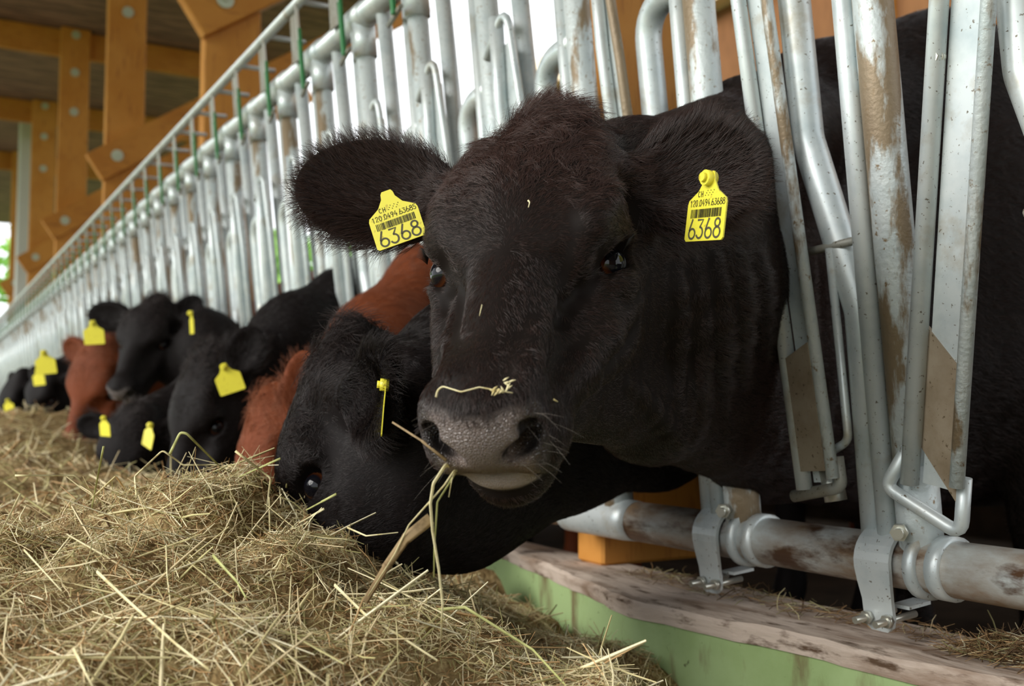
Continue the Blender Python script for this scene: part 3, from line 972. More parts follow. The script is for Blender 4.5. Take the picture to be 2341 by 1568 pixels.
def fur(name, mat, parent, V, Q, nrm, flow, length, weight, n, rng, lift=.35, radius=.00016, tint=None, curl=None, npts=5):
    """hair curves; flow / length / weight / tint / lift / curl are per-vertex arrays"""
    T, w = sample(V, Q, weight, n, rng)
    mixv = lambda X: (X[T] * (w[:, :, None] if X.ndim == 2 else w)).sum(1)
    p, nn, fl, ln = mixv(V), mixv(nrm), mixv(flow), mixv(length)
    lf = np.full(n, lift) if np.isscalar(lift) else mixv(lift)
    cu = np.full(n, .12) if curl is None else mixv(curl)
    nn /= np.linalg.norm(nn, axis=1)[:, None] + 1e-9
    fl = fl + rng.normal(size=fl.shape) * .16
    # gentle clumping: directions wander together over a couple of centimetres
    ph = p * 90
    fl = fl + .60 * cu[:, None] / .12 * np.stack([np.sin(ph[:, 1] + 1.3 * np.sin(ph[:, 2])), np.sin(ph[:, 2] * 1.1 + 1.7 * np.sin(ph[:, 0])), np.sin(ph[:, 0] * .9 + 1.5 * np.sin(ph[:, 1]))], 1) * .5
    p2 = p * 330
    fl = fl + (.30 * np.clip(cu / .12, 0, 2.5))[:, None] * np.stack([np.sin(p2[:, 1] + 2.1 * np.sin(p2[:, 2] * .6)), np.sin(p2[:, 2] * 1.1 + 1.9 * np.sin(p2[:, 0] * .7)), np.sin(p2[:, 0] * .9 + 2.3 * np.sin(p2[:, 1] * .5))], 1)
    fl -= nn * (fl * nn).sum(1)[:, None]
    fl /= np.linalg.norm(fl, axis=1)[:, None] + 1e-9
    ln = ln * (.65 + .6 * rng.random(n))
    sd = np.cross(nn, fl)
    bend = rng.normal(size=n) * cu
    pts = np.empty((n, npts, 3), np.float32)
    q = p - nn * .0006
    step = (ln / (npts - 1))[:, None]
    for k in range(npts):
        pts[:, k] = q
        s = k / (npts - 1)
        d = fl + nn * (lf * (1 - 1.1 * s))[:, None] + sd * (bend * s * 4)[:, None]
        d /= np.linalg.norm(d, axis=1)[:, None]
        q = q + d * step
    hc = bpy.data.hair_curves.new(name)
    hc.add_curves([npts] * n)
    hc.attributes['position'].data.foreach_set('vector', pts.ravel())
    rad = (radius * np.linspace(1, .25, npts)[None, :] * (.8 + .5 * rng.random(n))[:, None]).astype(np.float32)
    ra = hc.attributes.get('radius') or hc.attributes.new('radius', 'FLOAT', 'POINT')
    ra.data.foreach_set('value', rad.ravel())
    ti = hc.attributes.new('tint', 'FLOAT', 'POINT')
    tv = np.zeros(n) if tint is None else mixv(tint)
    tt = np.clip(tv[:, None] + rng.normal(size=(n, 1)) * .08 + np.linspace(-.05, .12, npts)[None], 0, 1)
    ti.data.foreach_set('value', tt.astype(np.float32).ravel())
    hc.materials.append(mat)
    o = bpy.data.objects.new(name, hc)
    COL.objects.link(o)
    o.parent = parent
    return o


def coat_flow(hd, V, nrm, l, ears):
    """combing direction, hair length, lift, tint and curl for every vertex"""
    n = len(V)
    back = np.array([1.0, 0.0, -.25])
    flow = np.repeat(back[None], n, 0)
    length = np.full(n, .020); lift = np.full(n, .28); tint = np.full(n, .05); curl = np.full(n, .10)
    inhead = np.clip((.46 - np.linalg.norm(l - np.array([0, .24, -.10]), axis=1)) / .10, 0, 1) * np.clip((l[:, 1] - .02 + (l[:, 2] + .12) * .8 + .12) / .06, 0, 1)
    wh = np.array([0.0, .245])
    da, db = l[:, 0] - wh[0], l[:, 1] - wh[1]
    up = db < 0
    fa = np.where(up, da * 2.2, da * 1.2); fb = np.where(up, db, db * 1.0 + .02)
    hdv = np.stack([fa, fb], 1); hdv /= np.linalg.norm(hdv, axis=1)[:, None] + 1e-6
    ff = hd.L[None] * hdv[:, :1] + hd.N[None] * hdv[:, 1:] - hd.D[None] * .15
    side = np.clip((-.085 - l[:, 2]) / .05, 0, 1)
    fs = hd.N[None] * -.5 - hd.D[None] * .9
    ff = ff * (1 - side[:, None]) + fs * side[:, None]
    poll = np.clip((.085 - l[:, 1]) / .07, 0, 1) * np.clip((.085 - np.abs(l[:, 0])) / .03, 0, 1) * np.clip((l[:, 2] + .12) / .05, 0, 1)
    ft = hd.L * .75 - hd.N * .25 + hd.D * .1
    ff = ff * (1 - poll[:, None]) + ft * poll[:, None]
    flow = flow * (1 - inhead[:, None]) + ff * inhead[:, None]
    hl = np.full(n, .010)
    foreh = np.clip((.20 - l[:, 1]) / .08, 0, 1) * np.clip((l[:, 2] + .10) / .05, 0, 1)
    hl = hl + foreh * .008 + poll * .024
    length = length * (1 - inhead) + hl * inhead
    lift = lift * (1 - inhead) + (.16 + .12 * foreh + .30 * poll) * inhead
    tint = tint * (1 - inhead) + inhead * (.10 + .28 * foreh + .22 * poll)
    curl = curl + inhead * (foreh * .08 + poll * .30)
    for (q, axis, face, lng, wid) in ears:
        ax, fc, wd = ear_frame(hd, q, axis, face)
        base = hd.p(q * .092, .052, -.105)
        d = (V - base) / hd.s
        u = d @ ax
        r = np.linalg.norm(d - u[:, None] * ax, axis=1)
        e = np.clip((u - .015) / .03, 0, 1) * np.clip((wid * 1.25 - r) / .02, 0, 1) * (u < lng * 1.2)
        rad = (d @ wd)
        fe = ax[None] * .8 + wd[None] * (rad / wid)[:, None] * .9
        inner = np.clip((nrm @ fc), 0, 1)
        flow = flow * (1 - e[:, None]) + fe * e[:, None]
        edge = np.clip(r / wid, 0, 1)
        length = length * (1 - e) + e * (.019 + .017 * edge)
        lift = lift * (1 - e) + e * (.45 + .25 * inner)
        tint = tint * (1 - e) + e * (.12 + .35 * (1 - inner) * edge)
        curl = curl * (1 - e) + e * .06
    return flow, length, lift, tint, curl


def eyeballs(root, hd, name='eye'):
    out = []
    for q in (1, -1):
        c = hd.p(q * .0925, .188, -.0965)
        o = unit(hd.d(q * .84, .08, .46))
        o = unit(o + unit(EYE - c) * .45)
        mb = MB().ball((0, 0, 0), .0205 * hd.s, 32, 24)
        e = mb.build(name, None, root)
        e.data.polygons.foreach_set('use_smooth', [True] * len(e.data.polygons))
        e.location = tuple(c)
        e.rotation_euler = Vector(o).to_track_quat('Z', 'Y').to_euler()
        e.data.materials.append(M_EYE)
        e['label'] = 'dark glossy eye'
        out.append(e)
    return out


def eye_material():
    m = bpy.data.materials.new('cow_eye')
    m.use_nodes = True
    nt = m.node_tree; N, L = nt.nodes, nt.links
    b = N['Principled BSDF']
    b.inputs['Roughness'].default_value = .04
    b.inputs['Specular IOR Level'].default_value = .28
    tc = N.new('ShaderNodeTexCoord')
    sp = N.new('ShaderNodeSeparateXYZ')
    L.new(tc.outputs['Object'], sp.inputs[0])
    cr = N.new('ShaderNodeValToRGB')
    mr = N.new('ShaderNodeMapRange'); mr.inputs['From Min'].default_value = 0; mr.inputs['From Max'].default_value = .0205
    L.new(sp.outputs['Z'], mr.inputs['Value'])
    L.new(mr.outputs['Result'], cr.inputs['Fac'])
    el = cr.color_ramp.elements
    el[0].position = 0.0; el[0].color = srgb(40, 24, 20)
    el[1].position = 1.0; el[1].color = (.004, .004, .006, 1)
    for pos, c in ((.45, srgb(44, 26, 20)), (.52, srgb(76, 40, 18)), (.66, srgb(44, 20, 10)), (.74, (.004, .004, .006, 1))):
        x = el.new(pos); x.color = c
    L.new(cr.outputs['Color'], b.inputs['Base Color'])
    return m


M_EYE = eye_material()
M_TAG = make_mat('yellow_tag_plastic', srgb(230, 220, 72), .35, 0, .4, layers=[(120, .62, .72, srgb(196, 176, 60), 2)])
M_INK = make_mat('tag_ink', srgb(84, 80, 62), .6, 0, .2)
M_INK_DARK = make_mat('tag_print', srgb(40, 38, 30), .6, 0, .2)

GLYPH = {  # single-stroke digits in a 0..1 x 0..1.6 box
    '6': [[(.45, 1.6), (.12, .75)], [(.5 + .42 * math.cos(t), .42 + .42 * math.sin(t)) for t in np.linspace(math.radians(140), math.radians(500), 22)]],
    '3': [[(.12, 1.55), (.82, 1.55), (.45, .98)], [(.42 + .42 * math.cos(t), .48 + .46 * math.sin(t)) for t in np.linspace(math.radians(85), math.radians(-150), 16)]],
    '8': [[(.5 + .33 * math.cos(t), 1.24 + .33 * math.sin(t)) for t in np.linspace(0, 2 * math.pi, 21)], [(.5 + .43 * math.cos(t), .44 + .43 * math.sin(t)) for t in np.linspace(0, 2 * math.pi, 25)]],
    '1': [[(.2, 1.3), (.5, 1.6), (.5, 0)]],
    '2': [[(.12, 1.25), (.2, 1.5), (.5, 1.6), (.8, 1.48), (.86, 1.2), (.1, .02), (.9, .02)]],
    '0': [[(.5 + .38 * math.cos(t), .8 + .78 * math.sin(t)) for t in np.linspace(0, 2 * math.pi, 25)]],
    '4': [[(.55, 1.6), (.1, .55), (.9, .55)], [(.68, .95), (.68, 0)]],
    '9': [[(.5 + .38 * math.cos(t), 1.2 + .38 * math.sin(t)) for t in np.linspace(0, 2 * math.pi, 21)], [(.88, 1.2), (.5, 0)]],
    '5': [[(.85, 1.58), (.2, 1.58), (.16, .95)], [(.46 + .4 * math.cos(t), .48 + .46 * math.sin(t)) for t in np.linspace(math.radians(110), math.radians(-140), 16)]],
    '.': [[(.45, .0), (.55, .12)]],
    'C': [[(.5 + .42 * math.cos(t), .8 + .78 * math.sin(t)) for t in np.linspace(math.radians(50), math.radians(310), 18)]],
    'H': [[(.12, 0), (.12, 1.6)], [(.88, 0), (.88, 1.6)], [(.12, .82), (.88, .82)]],
}


def write(mb, text, o, ex, ey, size, step, lw, z):
    ez = np.cross(ex, ey)
    x = 0.0
    for ch in text:
        for st in GLYPH.get(ch, []):
            P = [o + ex * (x + px * size * .62) + ey * (py * size / 1.6) + ez * z for px, py in st]
            V, Fc = [], []
            for i, p in enumerate(P):
                a = P[max(i - 1, 0)]; b = P[min(i + 1, len(P) - 1)]
                t = unit(b - a); nn = np.cross(ez, t) * lw / 2
                e = -t * lw * .4 if i == 0 else (t * lw * .4 if i == len(P) - 1 else 0)
                V += [p + nn + e, p - nn + e]
            for i in range(len(P) - 1):
                Fc.append((2 * i, 2 * i + 1, 2 * i + 3, 2 * i + 2))
            mb.add(V, Fc, False)
        x += step if ch != '.' else step * .5
    return mb


TAG_OUT = [(-.0275, -.060), (.0275, -.060), (.0300, -.0575), (.0300, -.024), (.0285, -.020), (.015, -.0115), (.0085, -.002), (.0075, .004), (.0055, .007),
           (-.0055, .007), (-.0075, .004), (-.0085, -.002), (-.015, -.0115), (-.0285, -.020), (-.0300, -.024), (-.0300, -.0575)]


def ear_tag(root, top, ex, ey, s=1.0, text=None, label=None, long_text=None, button=True):
    """flat yellow tag hanging from its button at `top`; ex to the right of the print, ey up"""
    ex = unit(ex); ey = unit(np.asarray(ey) - ex * (np.asarray(ey) @ ex)); ez = np.cross(ex, ey)
    top = np.asarray(top, float)
    t = MB().prism([(x * s, y * s) for x, y in TAG_OUT], .0016 * s, top, ex, ey).build('ear_tag', M_TAG, root)
    t['label'] = label or 'yellow ear tag'
    mb = MB().cyl(top + ez * -.004 * s, top + ez * .007 * s, .0075 * s, 16).cyl(top + ez * .006 * s, top + ez * .0105 * s, .0045 * s, 12)
    if button: mb.build('button', M_TAG, t)
    if text:
        z = .0011 * s
        mb = MB()
        write(mb, text, top + ex * -.0245 * s + ey * -.0575 * s, ex, ey, .0185 * s, .0129 * s, .0021 * s, z)
        mb.build('stamped_number', M_INK, t)
        mb = MB()
        write(mb, long_text, top + ex * -.0262 * s + ey * -.0262 * s, ex, ey, .0062 * s, .0042 * s, .00072 * s, z)
        write(mb, 'CH', top + ex * -.0150 * s + ey * -.0172 * s, ex, ey, .0054 * s, .0046 * s, .0007 * s, z)
        mb.build('printed_code', M_INK_DARK, t)
        mb = MB()
        x = -.0235
        rb = random.Random(5)
        while x < .0235:
            w = rb.choice([.0004, .0004, .0008, .0011])
            mb.add([top + ex * (a * s) + ey * (b * s) + ez * z for a, b in ((x, -.0375), (x + w, -.0375), (x + w, -.0290), (x, -.0290))], [(0, 1, 2, 3)], False)
            x += w + rb.choice([.0004, .0006, .0009])
        # small emblem of two crossed lines of dots beside the letters
        for i in range(9):
            mb.add([top + ex * ((-.004 + i * .0016) * s + a * s) + ey * ((-.0165 + .0022 * (i % 3)) * s + b * s) + ez * z for a, b in ((0, 0), (.0010, 0), (.0010, .0009), (0, .0009))], [(0, 1, 2, 3)], False)
        mb.build('bar_code', M_INK_DARK, t)
    return t

# ---- the large cow in front
M_LASH = make_mat('dark_lashes', (.01, .008, .007, 1), .4)
hd1 = Head(at_depth(1218, 240, 1.27), cam_dirs(-.15, -.70, .70), cam_dirs(-.21, .68, .70), 1.02)
ears1 = [(-1, (-1.0, -.12, .22), (.15, .40, .95), .222, .076), (1, (.88, -.14, .10), (.10, .45, .90), .165, .074)]
nb = hd1.p
AD = at_depth
DZ = lambda p, d: np.asarray(p) + (0, 0, d)
neck1 = [[(nb(.02, .05, -.15), .10), (DZ(AD(1440, 300, 1.45), -.115), .11), (DZ(AD(1720, 195, 1.90), -.125), .12), (DZ(AD(1880, 120, 2.1), -.13), .13), (DZ(AD(2130, 30, 2.25), -.17), .17)],
         [(nb(.03, .14, -.18), .085), (AD(1500, 640, 1.50), .13), (AD(1740, 640, 1.98), .16), ((2.0, 1.48, 1.2), .27)],
         [(nb(.02, .30, -.18), .05), (AD(1480, 930, 1.46), .06), (AD(1740, 1000, 1.84), .095), (AD(2000, 1050, 2.05), .11), ((2.05, 1.48, .85), .22)],
         [(AD(1560, 800, 1.62), .10), (AD(1840, 860, 1.98), .15), ((2.0, 1.46, .95), .28)]]
body1 = [('e', (2.02, 1.46, 1.10), (.42, .29, .42)), ('e', (2.6, 1.44, 1.10), (.60, .33, .40)), ('e', (3.2, 1.46, 1.20), (.40, .28, .32))]


def legs(x0, x1, y, w=.15):
    out = []
    for q in (-1, 1):
        out += [('c', (x0, y + q * w, 1.0), (x0 - .02, y + q * w, .78), .12, .075), ('c', (x0 - .02, y + q * w, .78), (x0, y + q * w, .62), .062, .050),
                ('c', (x0, y + q * w, .62), (x0, y + q * w, .36), .046, .036), ('c', (x0, y + q * w, .36), (x0 - .03, y + q * w, .29), .042, .050),
                ('c', (x1, y + q * w, 1.05), (x1 - .10, y + q * w, .84), .16, .09), ('c', (x1 - .10, y + q * w, .84), (x1 + .10, y + q * w, .66), .075, .050),
                ('c', (x1 + .10, y + q * w, .66), (x1 + .06, y + q * w, .36), .046, .036), ('c', (x1 + .06, y + q * w, .36), (x1 + .03, y + q * w, .29), .042, .050)]
    return out


body1 += legs(1.92, 3.2, 1.44)
from mathutils.bvhtree import BVHTree
# first pass without folds, then loose skin folds laid over the neck
me, V, Q, nrm, bare, loc = grow_cow('cow', hd1, ears1, neck1, body1, head_h=.010)
bpy.data.meshes.remove(me)
bvh1 = BVHTree.FromPolygons(V.tolist(), Q.tolist())


def on_cow(px, py, off=.004):
    r = Vector(ray(px, py)).normalized()
    h = bvh1.ray_cast(Vector(EYE), r)
    if h[0] is None: return AD(px, py, 1.05)
    return np.array(h[0]) - np.array(r) * off


folds = []
for (x0, y0, x1, y1, rr) in [(1540, 610, 1548, 900, .012), (1585, 600, 1600, 960, .013), (1632, 590, 1655, 930, .013), (1682, 580, 1700, 880, .012), (1728, 580, 1748, 820, .011), (1430, 880, 1560, 1010, .010), (1450, 760, 1330, 900, .010)]:
    ps = [on_cow(x0 + (x1 - x0) * t + 6 * math.sin(5 * t), y0 + (y1 - y0) * t, -rr * .55) for t in np.linspace(0, 1, 6)]
    for i_ in range(5):
        e0, e1 = math.sin(math.pi * i_ / 5), math.sin(math.pi * (i_ + 1) / 5)
        folds.append(('f', ps[i_], ps[i_ + 1], rr * (.35 + .65 * e0), rr * (.35 + .65 * e1)))
# ridges and hollows of the face: brow, edges of the nose bridge, facial crest, temple, tear groove
for path, rr in [([(1292, 660), (1318, 590), (1352, 510), (1392, 440)], .014), ([(1246, 680), (1226, 770), (1206, 850), (1186, 905)], .012), ([(1050, 690), (1040, 780), (1036, 860)], .010),
                 ([(1452, 690), (1392, 770), (1330, 840), (1285, 890)], .013), ([(1372, 655), (1425, 650), (1462, 620)], .010)]:
    ps = [on_cow(px, py, -rr * .55) for px, py in path]
    for i_ in range(len(ps) - 1):
        e0, e1 = math.sin(math.pi * (i_ + .3) / len(ps)), math.sin(math.pi * (i_ + 1.3) / len(ps))
        folds.append(('f', ps[i_], ps[i_ + 1], rr * (.4 + .6 * e0), rr * (.4 + .6 * e1)))
for px, py, rr, off, k_ in [(1432, 470, .026, .016, .03), (1328, 664, .010, .006, .012), (1304, 694, .009, .006, .012), (1284, 728, .009, .006, .012), (1020, 690, .012, .006, .014)]:
    folds.append(('h', on_cow(px, py, off), rr, k_))
me, V, Q, nrm, bare, loc = grow_cow('cow', hd1, ears1, neck1, body1 + folds, head_h=.0034)
me.materials.append(M_SKIN)
me.polygons.foreach_set('use_smooth', [True] * len(me.polygons))
cow1 = bpy.data.objects.new('cow', me); COL.objects.link(cow1)
tag(cow1, 'large dark brown black cow in front, hay hanging from her mouth, two tags numbered 6368', 'cow', 'cattle at the feed barrier')
eyeballs(cow1, hd1)
for q_ in (1, -1):
    mb = MB()
    for i in range(16):
        u = i / 15 - .5
        o_ = unit(hd1.d(q_ * .84, .08, .46)); t_ = unit(hd1.d(q_ * -.5, .8, 0)); t_ = unit(t_ - o_ * (t_ @ o_))
        w_ = np.cross(o_, t_) * (1 if np.cross(o_, t_) @ -hd1.N > 0 else -1)
        b_ = hd1.p(q_ * .117, .187, -.0870) + w_ * (.0120 - .008 * u * u) - t_ * (.021 * u + .004)
        d_ = unit(o_ * .8 + w_ * .45 - t_ * (u + .5) * .8)
        mb.tube([b_, b_ + d_ * .009, b_ + d_ * .017 - w_ * .003], [.0005, .0004, .0001], 5)
    mb.build('eyelashes', M_LASH, cow1)
M_FUR_BLACK = fur_material('black_brown_coat', (.0040, .0030, .0028), (.085, .043, .034), .32, .45)
flow, length, lift, tint, curl = coat_flow(hd1, V, nrm, loc, ears1)
view = np.clip(.25 + (nrm @ unit(EYE - V.mean(0))), 0, 1) ** .5
wgt = (1 - bare) * view * np.where(V[:, 0] > 1.6, .25, 1) * np.where(V[:, 0] > 2.5, 0, 1)
rng1 = np.random.default_rng(3)
fur('coat_fur', M_FUR_BLACK, cow1, V, Q, nrm, flow, length, wgt, 330000, rng1, lift, .00022, tint, curl)
ear_tag(cow1, AD(886, 449, 1.222), cam_dirs(.94, .33, .05), cam_dirs(-.30, .90, -.22), 1.0, '6368', 'yellow ear tag numbered 6368 on the ear away from the bars', '120.0494.63685', button=False)
ear_tag(cow1, AD(1624, 408, 1.165), cam_dirs(.44, -.05, .88), cam_dirs(.16, .985, .1), 1.16, '6368', 'yellow ear tag numbered 6368 on the ear beside the bars', '120.0494.63688')
V1C, Q1C = V, Q
bvh1 = BVHTree.FromPolygons(V1C.tolist(), Q1C.tolist())

# ---- the other cattle along the barrier
def simple_cow(poll, N, D, s, yn, yb, label, coat='black', crest=1.25, ears=None, tags=(), chains=None, low=.74, fur_n=20000, xb=1.95, h=.0062, seed=1, bw=1.0):
    hd = Head(poll, cam_dirs(*N), cam_dirs(*D), s)
    ears = ears or [(-1, (-1.0, -.05, .05), (.05, .40, .90), .16, .058), (1, (1.0, -.05, .05), (.05, .40, .90), .16, .058)]
    p = hd.p
    nk = chains(hd) if chains else [
        [(p(0, .04, -.15), .09), (((p(0, .04, -.15) + np.array((1.2, yn, crest - .10))) / 2) + (0, 0, .02), .105), ((1.2, yn, crest - .11), .11), ((1.7, (yn + yb) / 2, 1.38), .14)],
        [(p(0, .13, -.17), .08), ((p(0, .13, -.17) + np.array((1.2, yn, .98))) / 2, .12), ((1.2, yn, .98), .125), ((xb, yb, 1.15), .24 * bw)],
        [(p(0, .20, -.19), .05), ((p(0, .20, -.19) + np.array((1.2, yn, low))) / 2, .07), ((1.2, yn, low + .09), .09), ((xb, yb, .85), .19 * bw)]]
    body = [('e', (xb, yb, 1.13), (.42, .25 * bw, .40)), ('e', (xb + .6, yb, 1.10), (.60, .275 * bw, .38)), ('e', (xb + 1.2, yb, 1.2), (.40, .25 * bw, .31)), ('e', (xb - .1, yb, 1.35), (.3, .14 * bw, .2))]
    body += legs(xb - .08, xb + 1.15, yb, .14)
    cc = {'black': ((.0085, .0065, .0065), (.03, .02, .015)), 'red': ((.16, .040, .014), (.2, .06, .02))}[coat]
    me, V, Q, nrm, bare, l = grow_cow('cow', hd, ears, nk, body, coat=cc, head_h=h, coarse=.022)
    me.materials.append(M_SKIN)
    me.polygons.foreach_set('use_smooth', [True] * len(me.polygons))
    o = bpy.data.objects.new('cow', me); COL.objects.link(o)
    tag(o, label, 'cow', 'cattle at the feed barrier')
    eyeballs(o, hd)
    if fur_n:
        flow, length, lift, tint, curl = coat_flow(hd, V, nrm, l, ears)
        vw = np.clip(.25 + (nrm @ unit(EYE - np.asarray(poll))), 0, 1) ** .5
        w = (1 - bare) * vw * np.where(V[:, 0] > 1.3, 0, 1)
        fur('coat_fur', M_FUR_DARK if coat == 'black' else M_FUR_RED, o, V, Q, nrm, flow, length * 1.1, w, fur_n, np.random.default_rng(seed), lift, .0002 * (1 + poll[1] * .18), tint, curl)
    for (px, py, d, ex, ey, sc) in tags:
        ear_tag(o, AD(px, py, d), cam_dirs(*ex), cam_dirs(*ey), sc)
    return o, hd


M_FUR_DARK = fur_material('black_coat', (.0035, .0030, .0032), (.040, .026, .024), .38, .3)
M_FUR_RED = fur_material('red_brown_coat', (.15, .036, .012), (.36, .12, .05), .5, .35)


def chains2(hd):
    p = hd.p
    return [[(p(0, .04, -.16), .09), (AD(1080, 860, 1.76), .12), (AD(1472, 560, 2.0), .12), ((1.75, 1.74, 1.40), .13), ((2.1, 2.0, 1.42), .15)],
            [(p(.0, .14, -.17), .085), (AD(1100, 1000, 1.74), .14), (AD(1472, 800, 2.0), .14), ((1.75, 1.74, 1.15), .15), ((2.2, 2.02, 1.2), .24)],
            [(p(.0, .22, -.20), .06), (AD(1040, 1160, 1.66), .085), (AD(1290, 1035, 1.85), .085), (AD(1500, 1005, 2.0), .08), ((1.75, 1.74, .95), .12), ((2.2, 2.02, .85), .19)]]


cow2, hd2 = simple_cow(AD(735, 800, 1.62), (-.27, -.93, .12), (-.92, .28, -.24), 1.03, 1.6, 2.02,
                       'black cow with her head down in the hay, right beside the large cow', ears=[(-1, (-1.0, -.1, .0), (.0, .4, .9), .15, .05), (1, (.80, -.02, -.60), (.35, .20, .95), .165, .064)],
                       chains=chains2, xb=2.2, fur_n=130000, h=.0045, seed=5,
                       tags=[(882, 880, 1.335, (.10, .0, .99), (.08, .99, 0), 1.05)])
cow3, hd3 = simple_cow(AD(568, 918, 2.34), (-.15, -.97, .15), (-.88, .2, .42), 1.0, 2.52, 2.72,
                       'red brown cow with upright ear, head down between two black cows', 'red', crest=1.27, ears=[(-1, (-1.0, .3, -.3), (.0, .4, .9), .12, .05), (1, (.0, -.97, .12), (.75, .1, .6), .175, .052)], seed=6)
cow4, hd4 = simple_cow(AD(432, 808, 2.95), (-.20, -.95, .2), (-.75, .25, .6), 1.0, 3.16, 3.35,
                       'black cow eating with a yellow tag on her raised ear, neck stretched through the bars', crest=1.28,
                       ears=[(-1, (-1.0, -.1, .0), (.0, .4, .9), .15, .05), (1, (.15, -.95, -.1), (.7, .1, .6), .16, .060)], seed=7,
                       tags=[(512, 838, 2.86, (.93, .30, .1), (-.30, .95, .1), 1.25)])
cow5, hd5 = simple_cow(AD(338, 678, 4.2), (-.14, -.82, .55), (-.16, .55, .82), .92, 4.2, 4.46,
                       'black cow with raised head looking out, two yellow tags, far behind', crest=1.12, seed=8, low=.8,
                       ears=[(-1, (-1.0, -.06, .10), (.05, .45, .9), .22, .070), (1, (.62, -.72, .1), (.1, .4, .9), .15, .056)],
                       tags=[(212, 738, 3.93, (.98, .05, .1), (0, 1, .1), 1.35), (437, 716, 3.95, (.45, .02, .88), (0, 1, .1), 1.3)])
cow6, hd6 = simple_cow(AD(290, 935, 3.35), (-.10, -.90, .40), (-.10, .42, .88), .78, 3.85, 3.90,
                       'small black calf with lowered head eating below the black cow that looks out', crest=1.05, low=.7, seed=9, xb=1.9, bw=.75,
                       tags=[(238, 955, 3.2, (.75, .0, .6), (0, 1, .1), .95), (345, 972, 3.2, (.65, -.2, .7), (.25, .97, .1), 1.15)])
cow7, hd7 = simple_cow(AD(208, 775, 4.35), (-.24, -.95, .18), (-.45, .15, .86), 1.08, 5.0, 5.15,
                       'red brown cow with a tagged ear, head down, second from the far end', 'red', crest=1.2, seed=10,
                       ears=[(-1, (-1.0, -.1, .0), (.05, .4, .9), .17, .055), (1, (1.0, -.1, .0), (.05, .4, .9), .15, .05)],
                       tags=[(100, 806, 4.35, (.97, .1, .1), (-.05, 1, .1), 1.5)])
cow8, hd8 = simple_cow(AD(100, 830, 5.5), (-.3, -.88, .3), (-.5, .3, .8), .9, 5.85, 6.0,
                       'black cow bending her head low beyond the farther red brown cow', crest=1.22, seed=11, fur_n=0, h=.009,
                       tags=[(86, 848, 5.2, (.9, .1, .3), (0, 1, .1), 1.2)])
cow9, hd9 = simple_cow(AD(30, 850, 6.3), (-.35, -.88, .2), (-.6, .3, .7), .95, 6.75, 6.9,
                       'black cow at the far end, neck reaching across at the picture edge', crest=1.3, seed=12, fur_n=0, h=.009,
                       tags=[(18, 915, 6.0, (.9, .1, .3), (0, 1, .1), 1.2)])

# ------------------------------------------------------------------ hay
CP = [(0, 1600, .86), (400, 1600, .86), (800, 1600, .90), (1100, 1600, 1.02), (1330, 1600, 1.45), (1250, 1570, 1.4),
      (0, 1400, 1.0), (400, 1400, 1.0), (800, 1400, 1.08), (1050, 1440, 1.35), (1230, 1470, 1.68), (1330, 1530, 1.72), (1200, 1405, 2.0), (1080, 1390, 1.85),
      (0, 1270, 1.14), (300, 1230, 1.2), (600, 1220, 1.25), (850, 1310, 1.28), (980, 1400, 1.3),
      (0, 1205, 1.28), (100, 1212, 1.32), (200, 1190, 1.36), (320, 1130, 1.42), (400, 1070, 1.45), (470, 1050, 1.47), (540, 1068, 1.47), (640, 1140, 1.45), (760, 1205, 1.42), (840, 1272, 1.38), (300, 1190, 1.60), (150, 1230, 1.52), (0, 1240, 1.5), (430, 1150, 1.66), (560, 1170, 1.66), (680, 1230, 1.6),
      (930, 1330, 1.40), (1000, 1375, 1.6),
      (50, 1195, 1.8), (150, 1190, 1.9), (50, 1170, 2.1), (150, 1160, 2.2), (200, 1100, 4.2), (260, 1100, 3.4), (330, 1105, 3.0), (160, 1110, 3.5), (400, 1115, 2.5), (300, 1130, 2.2), (230, 1130, 2.5), (60, 1085, 2.6), (150, 1050, 2.9), (60, 1010, 3.2), (120, 960, 3.9), (40, 950, 4.0), (20, 935, 5.2), (100, 930, 5.0),
      (-200, 1250, 1.3), (-300, 1100, 2.2), (-300, 1000, 3.2)]
cp = np.array([AD(*c) - ((0, 0, .020) if c[2] < 1.6 else (0, 0, 0)) for c in CP] + [(.36, 1.75, .60), (.1, 1.75, .60), (.62, 1.7, .50), (.8, 1.9, .45), (.9, 1.5, .40), (1.1, 1.7, .36), (1.12, 1.3, .33), (1.12, 1.1, .31), (1.12, .9, .28), (1.1, .7, .27), (.95, .5, .26), (.95, .8, .30), (.85, .65, .34), (.6, .3, .40),
              (.8, 2.6, .5), (.75, 3.5, .55), (.7, 5, .6), (1.1, 2.6, .3), (1.1, 4, .3), (1.1, 6, .3), (.3, 7, .78), (.3, 9, .72), (.2, 12, .7), (-1.2, .6, .35), (-1.4, 2, .3), (-1.5, 4, .3), (-1.6, 7, .25), (-1.6, 12, .2), (1.1, 12, .3), (-.6, 2.6, .52), (-.7, 4, .5), (-.2, .4, .58), (.2, .2, .56)])


def hay_z(x, y):
    d2 = (x[..., None] - cp[:, 0]) ** 2 + ((y[..., None] - cp[:, 1])) ** 2
    sc = .0006 + .010 * np.clip(cp[:, 1] - 1.4, 0, 3) ** 2
    w = 1.0 / (d2 + sc) ** 2.0
    z = (w * cp[:, 2]).sum(-1) / w.sum(-1)
    f = np.clip(1.2 / (y + .3), .25, 1)
    return z + .010 * np.sin(x * 31 + 2 * np.sin(y * 17)) + .010 * np.sin(y * 27 + 1.7 * np.sin(x * 23)) + .006 * np.sin(x * 71 + y * 53)


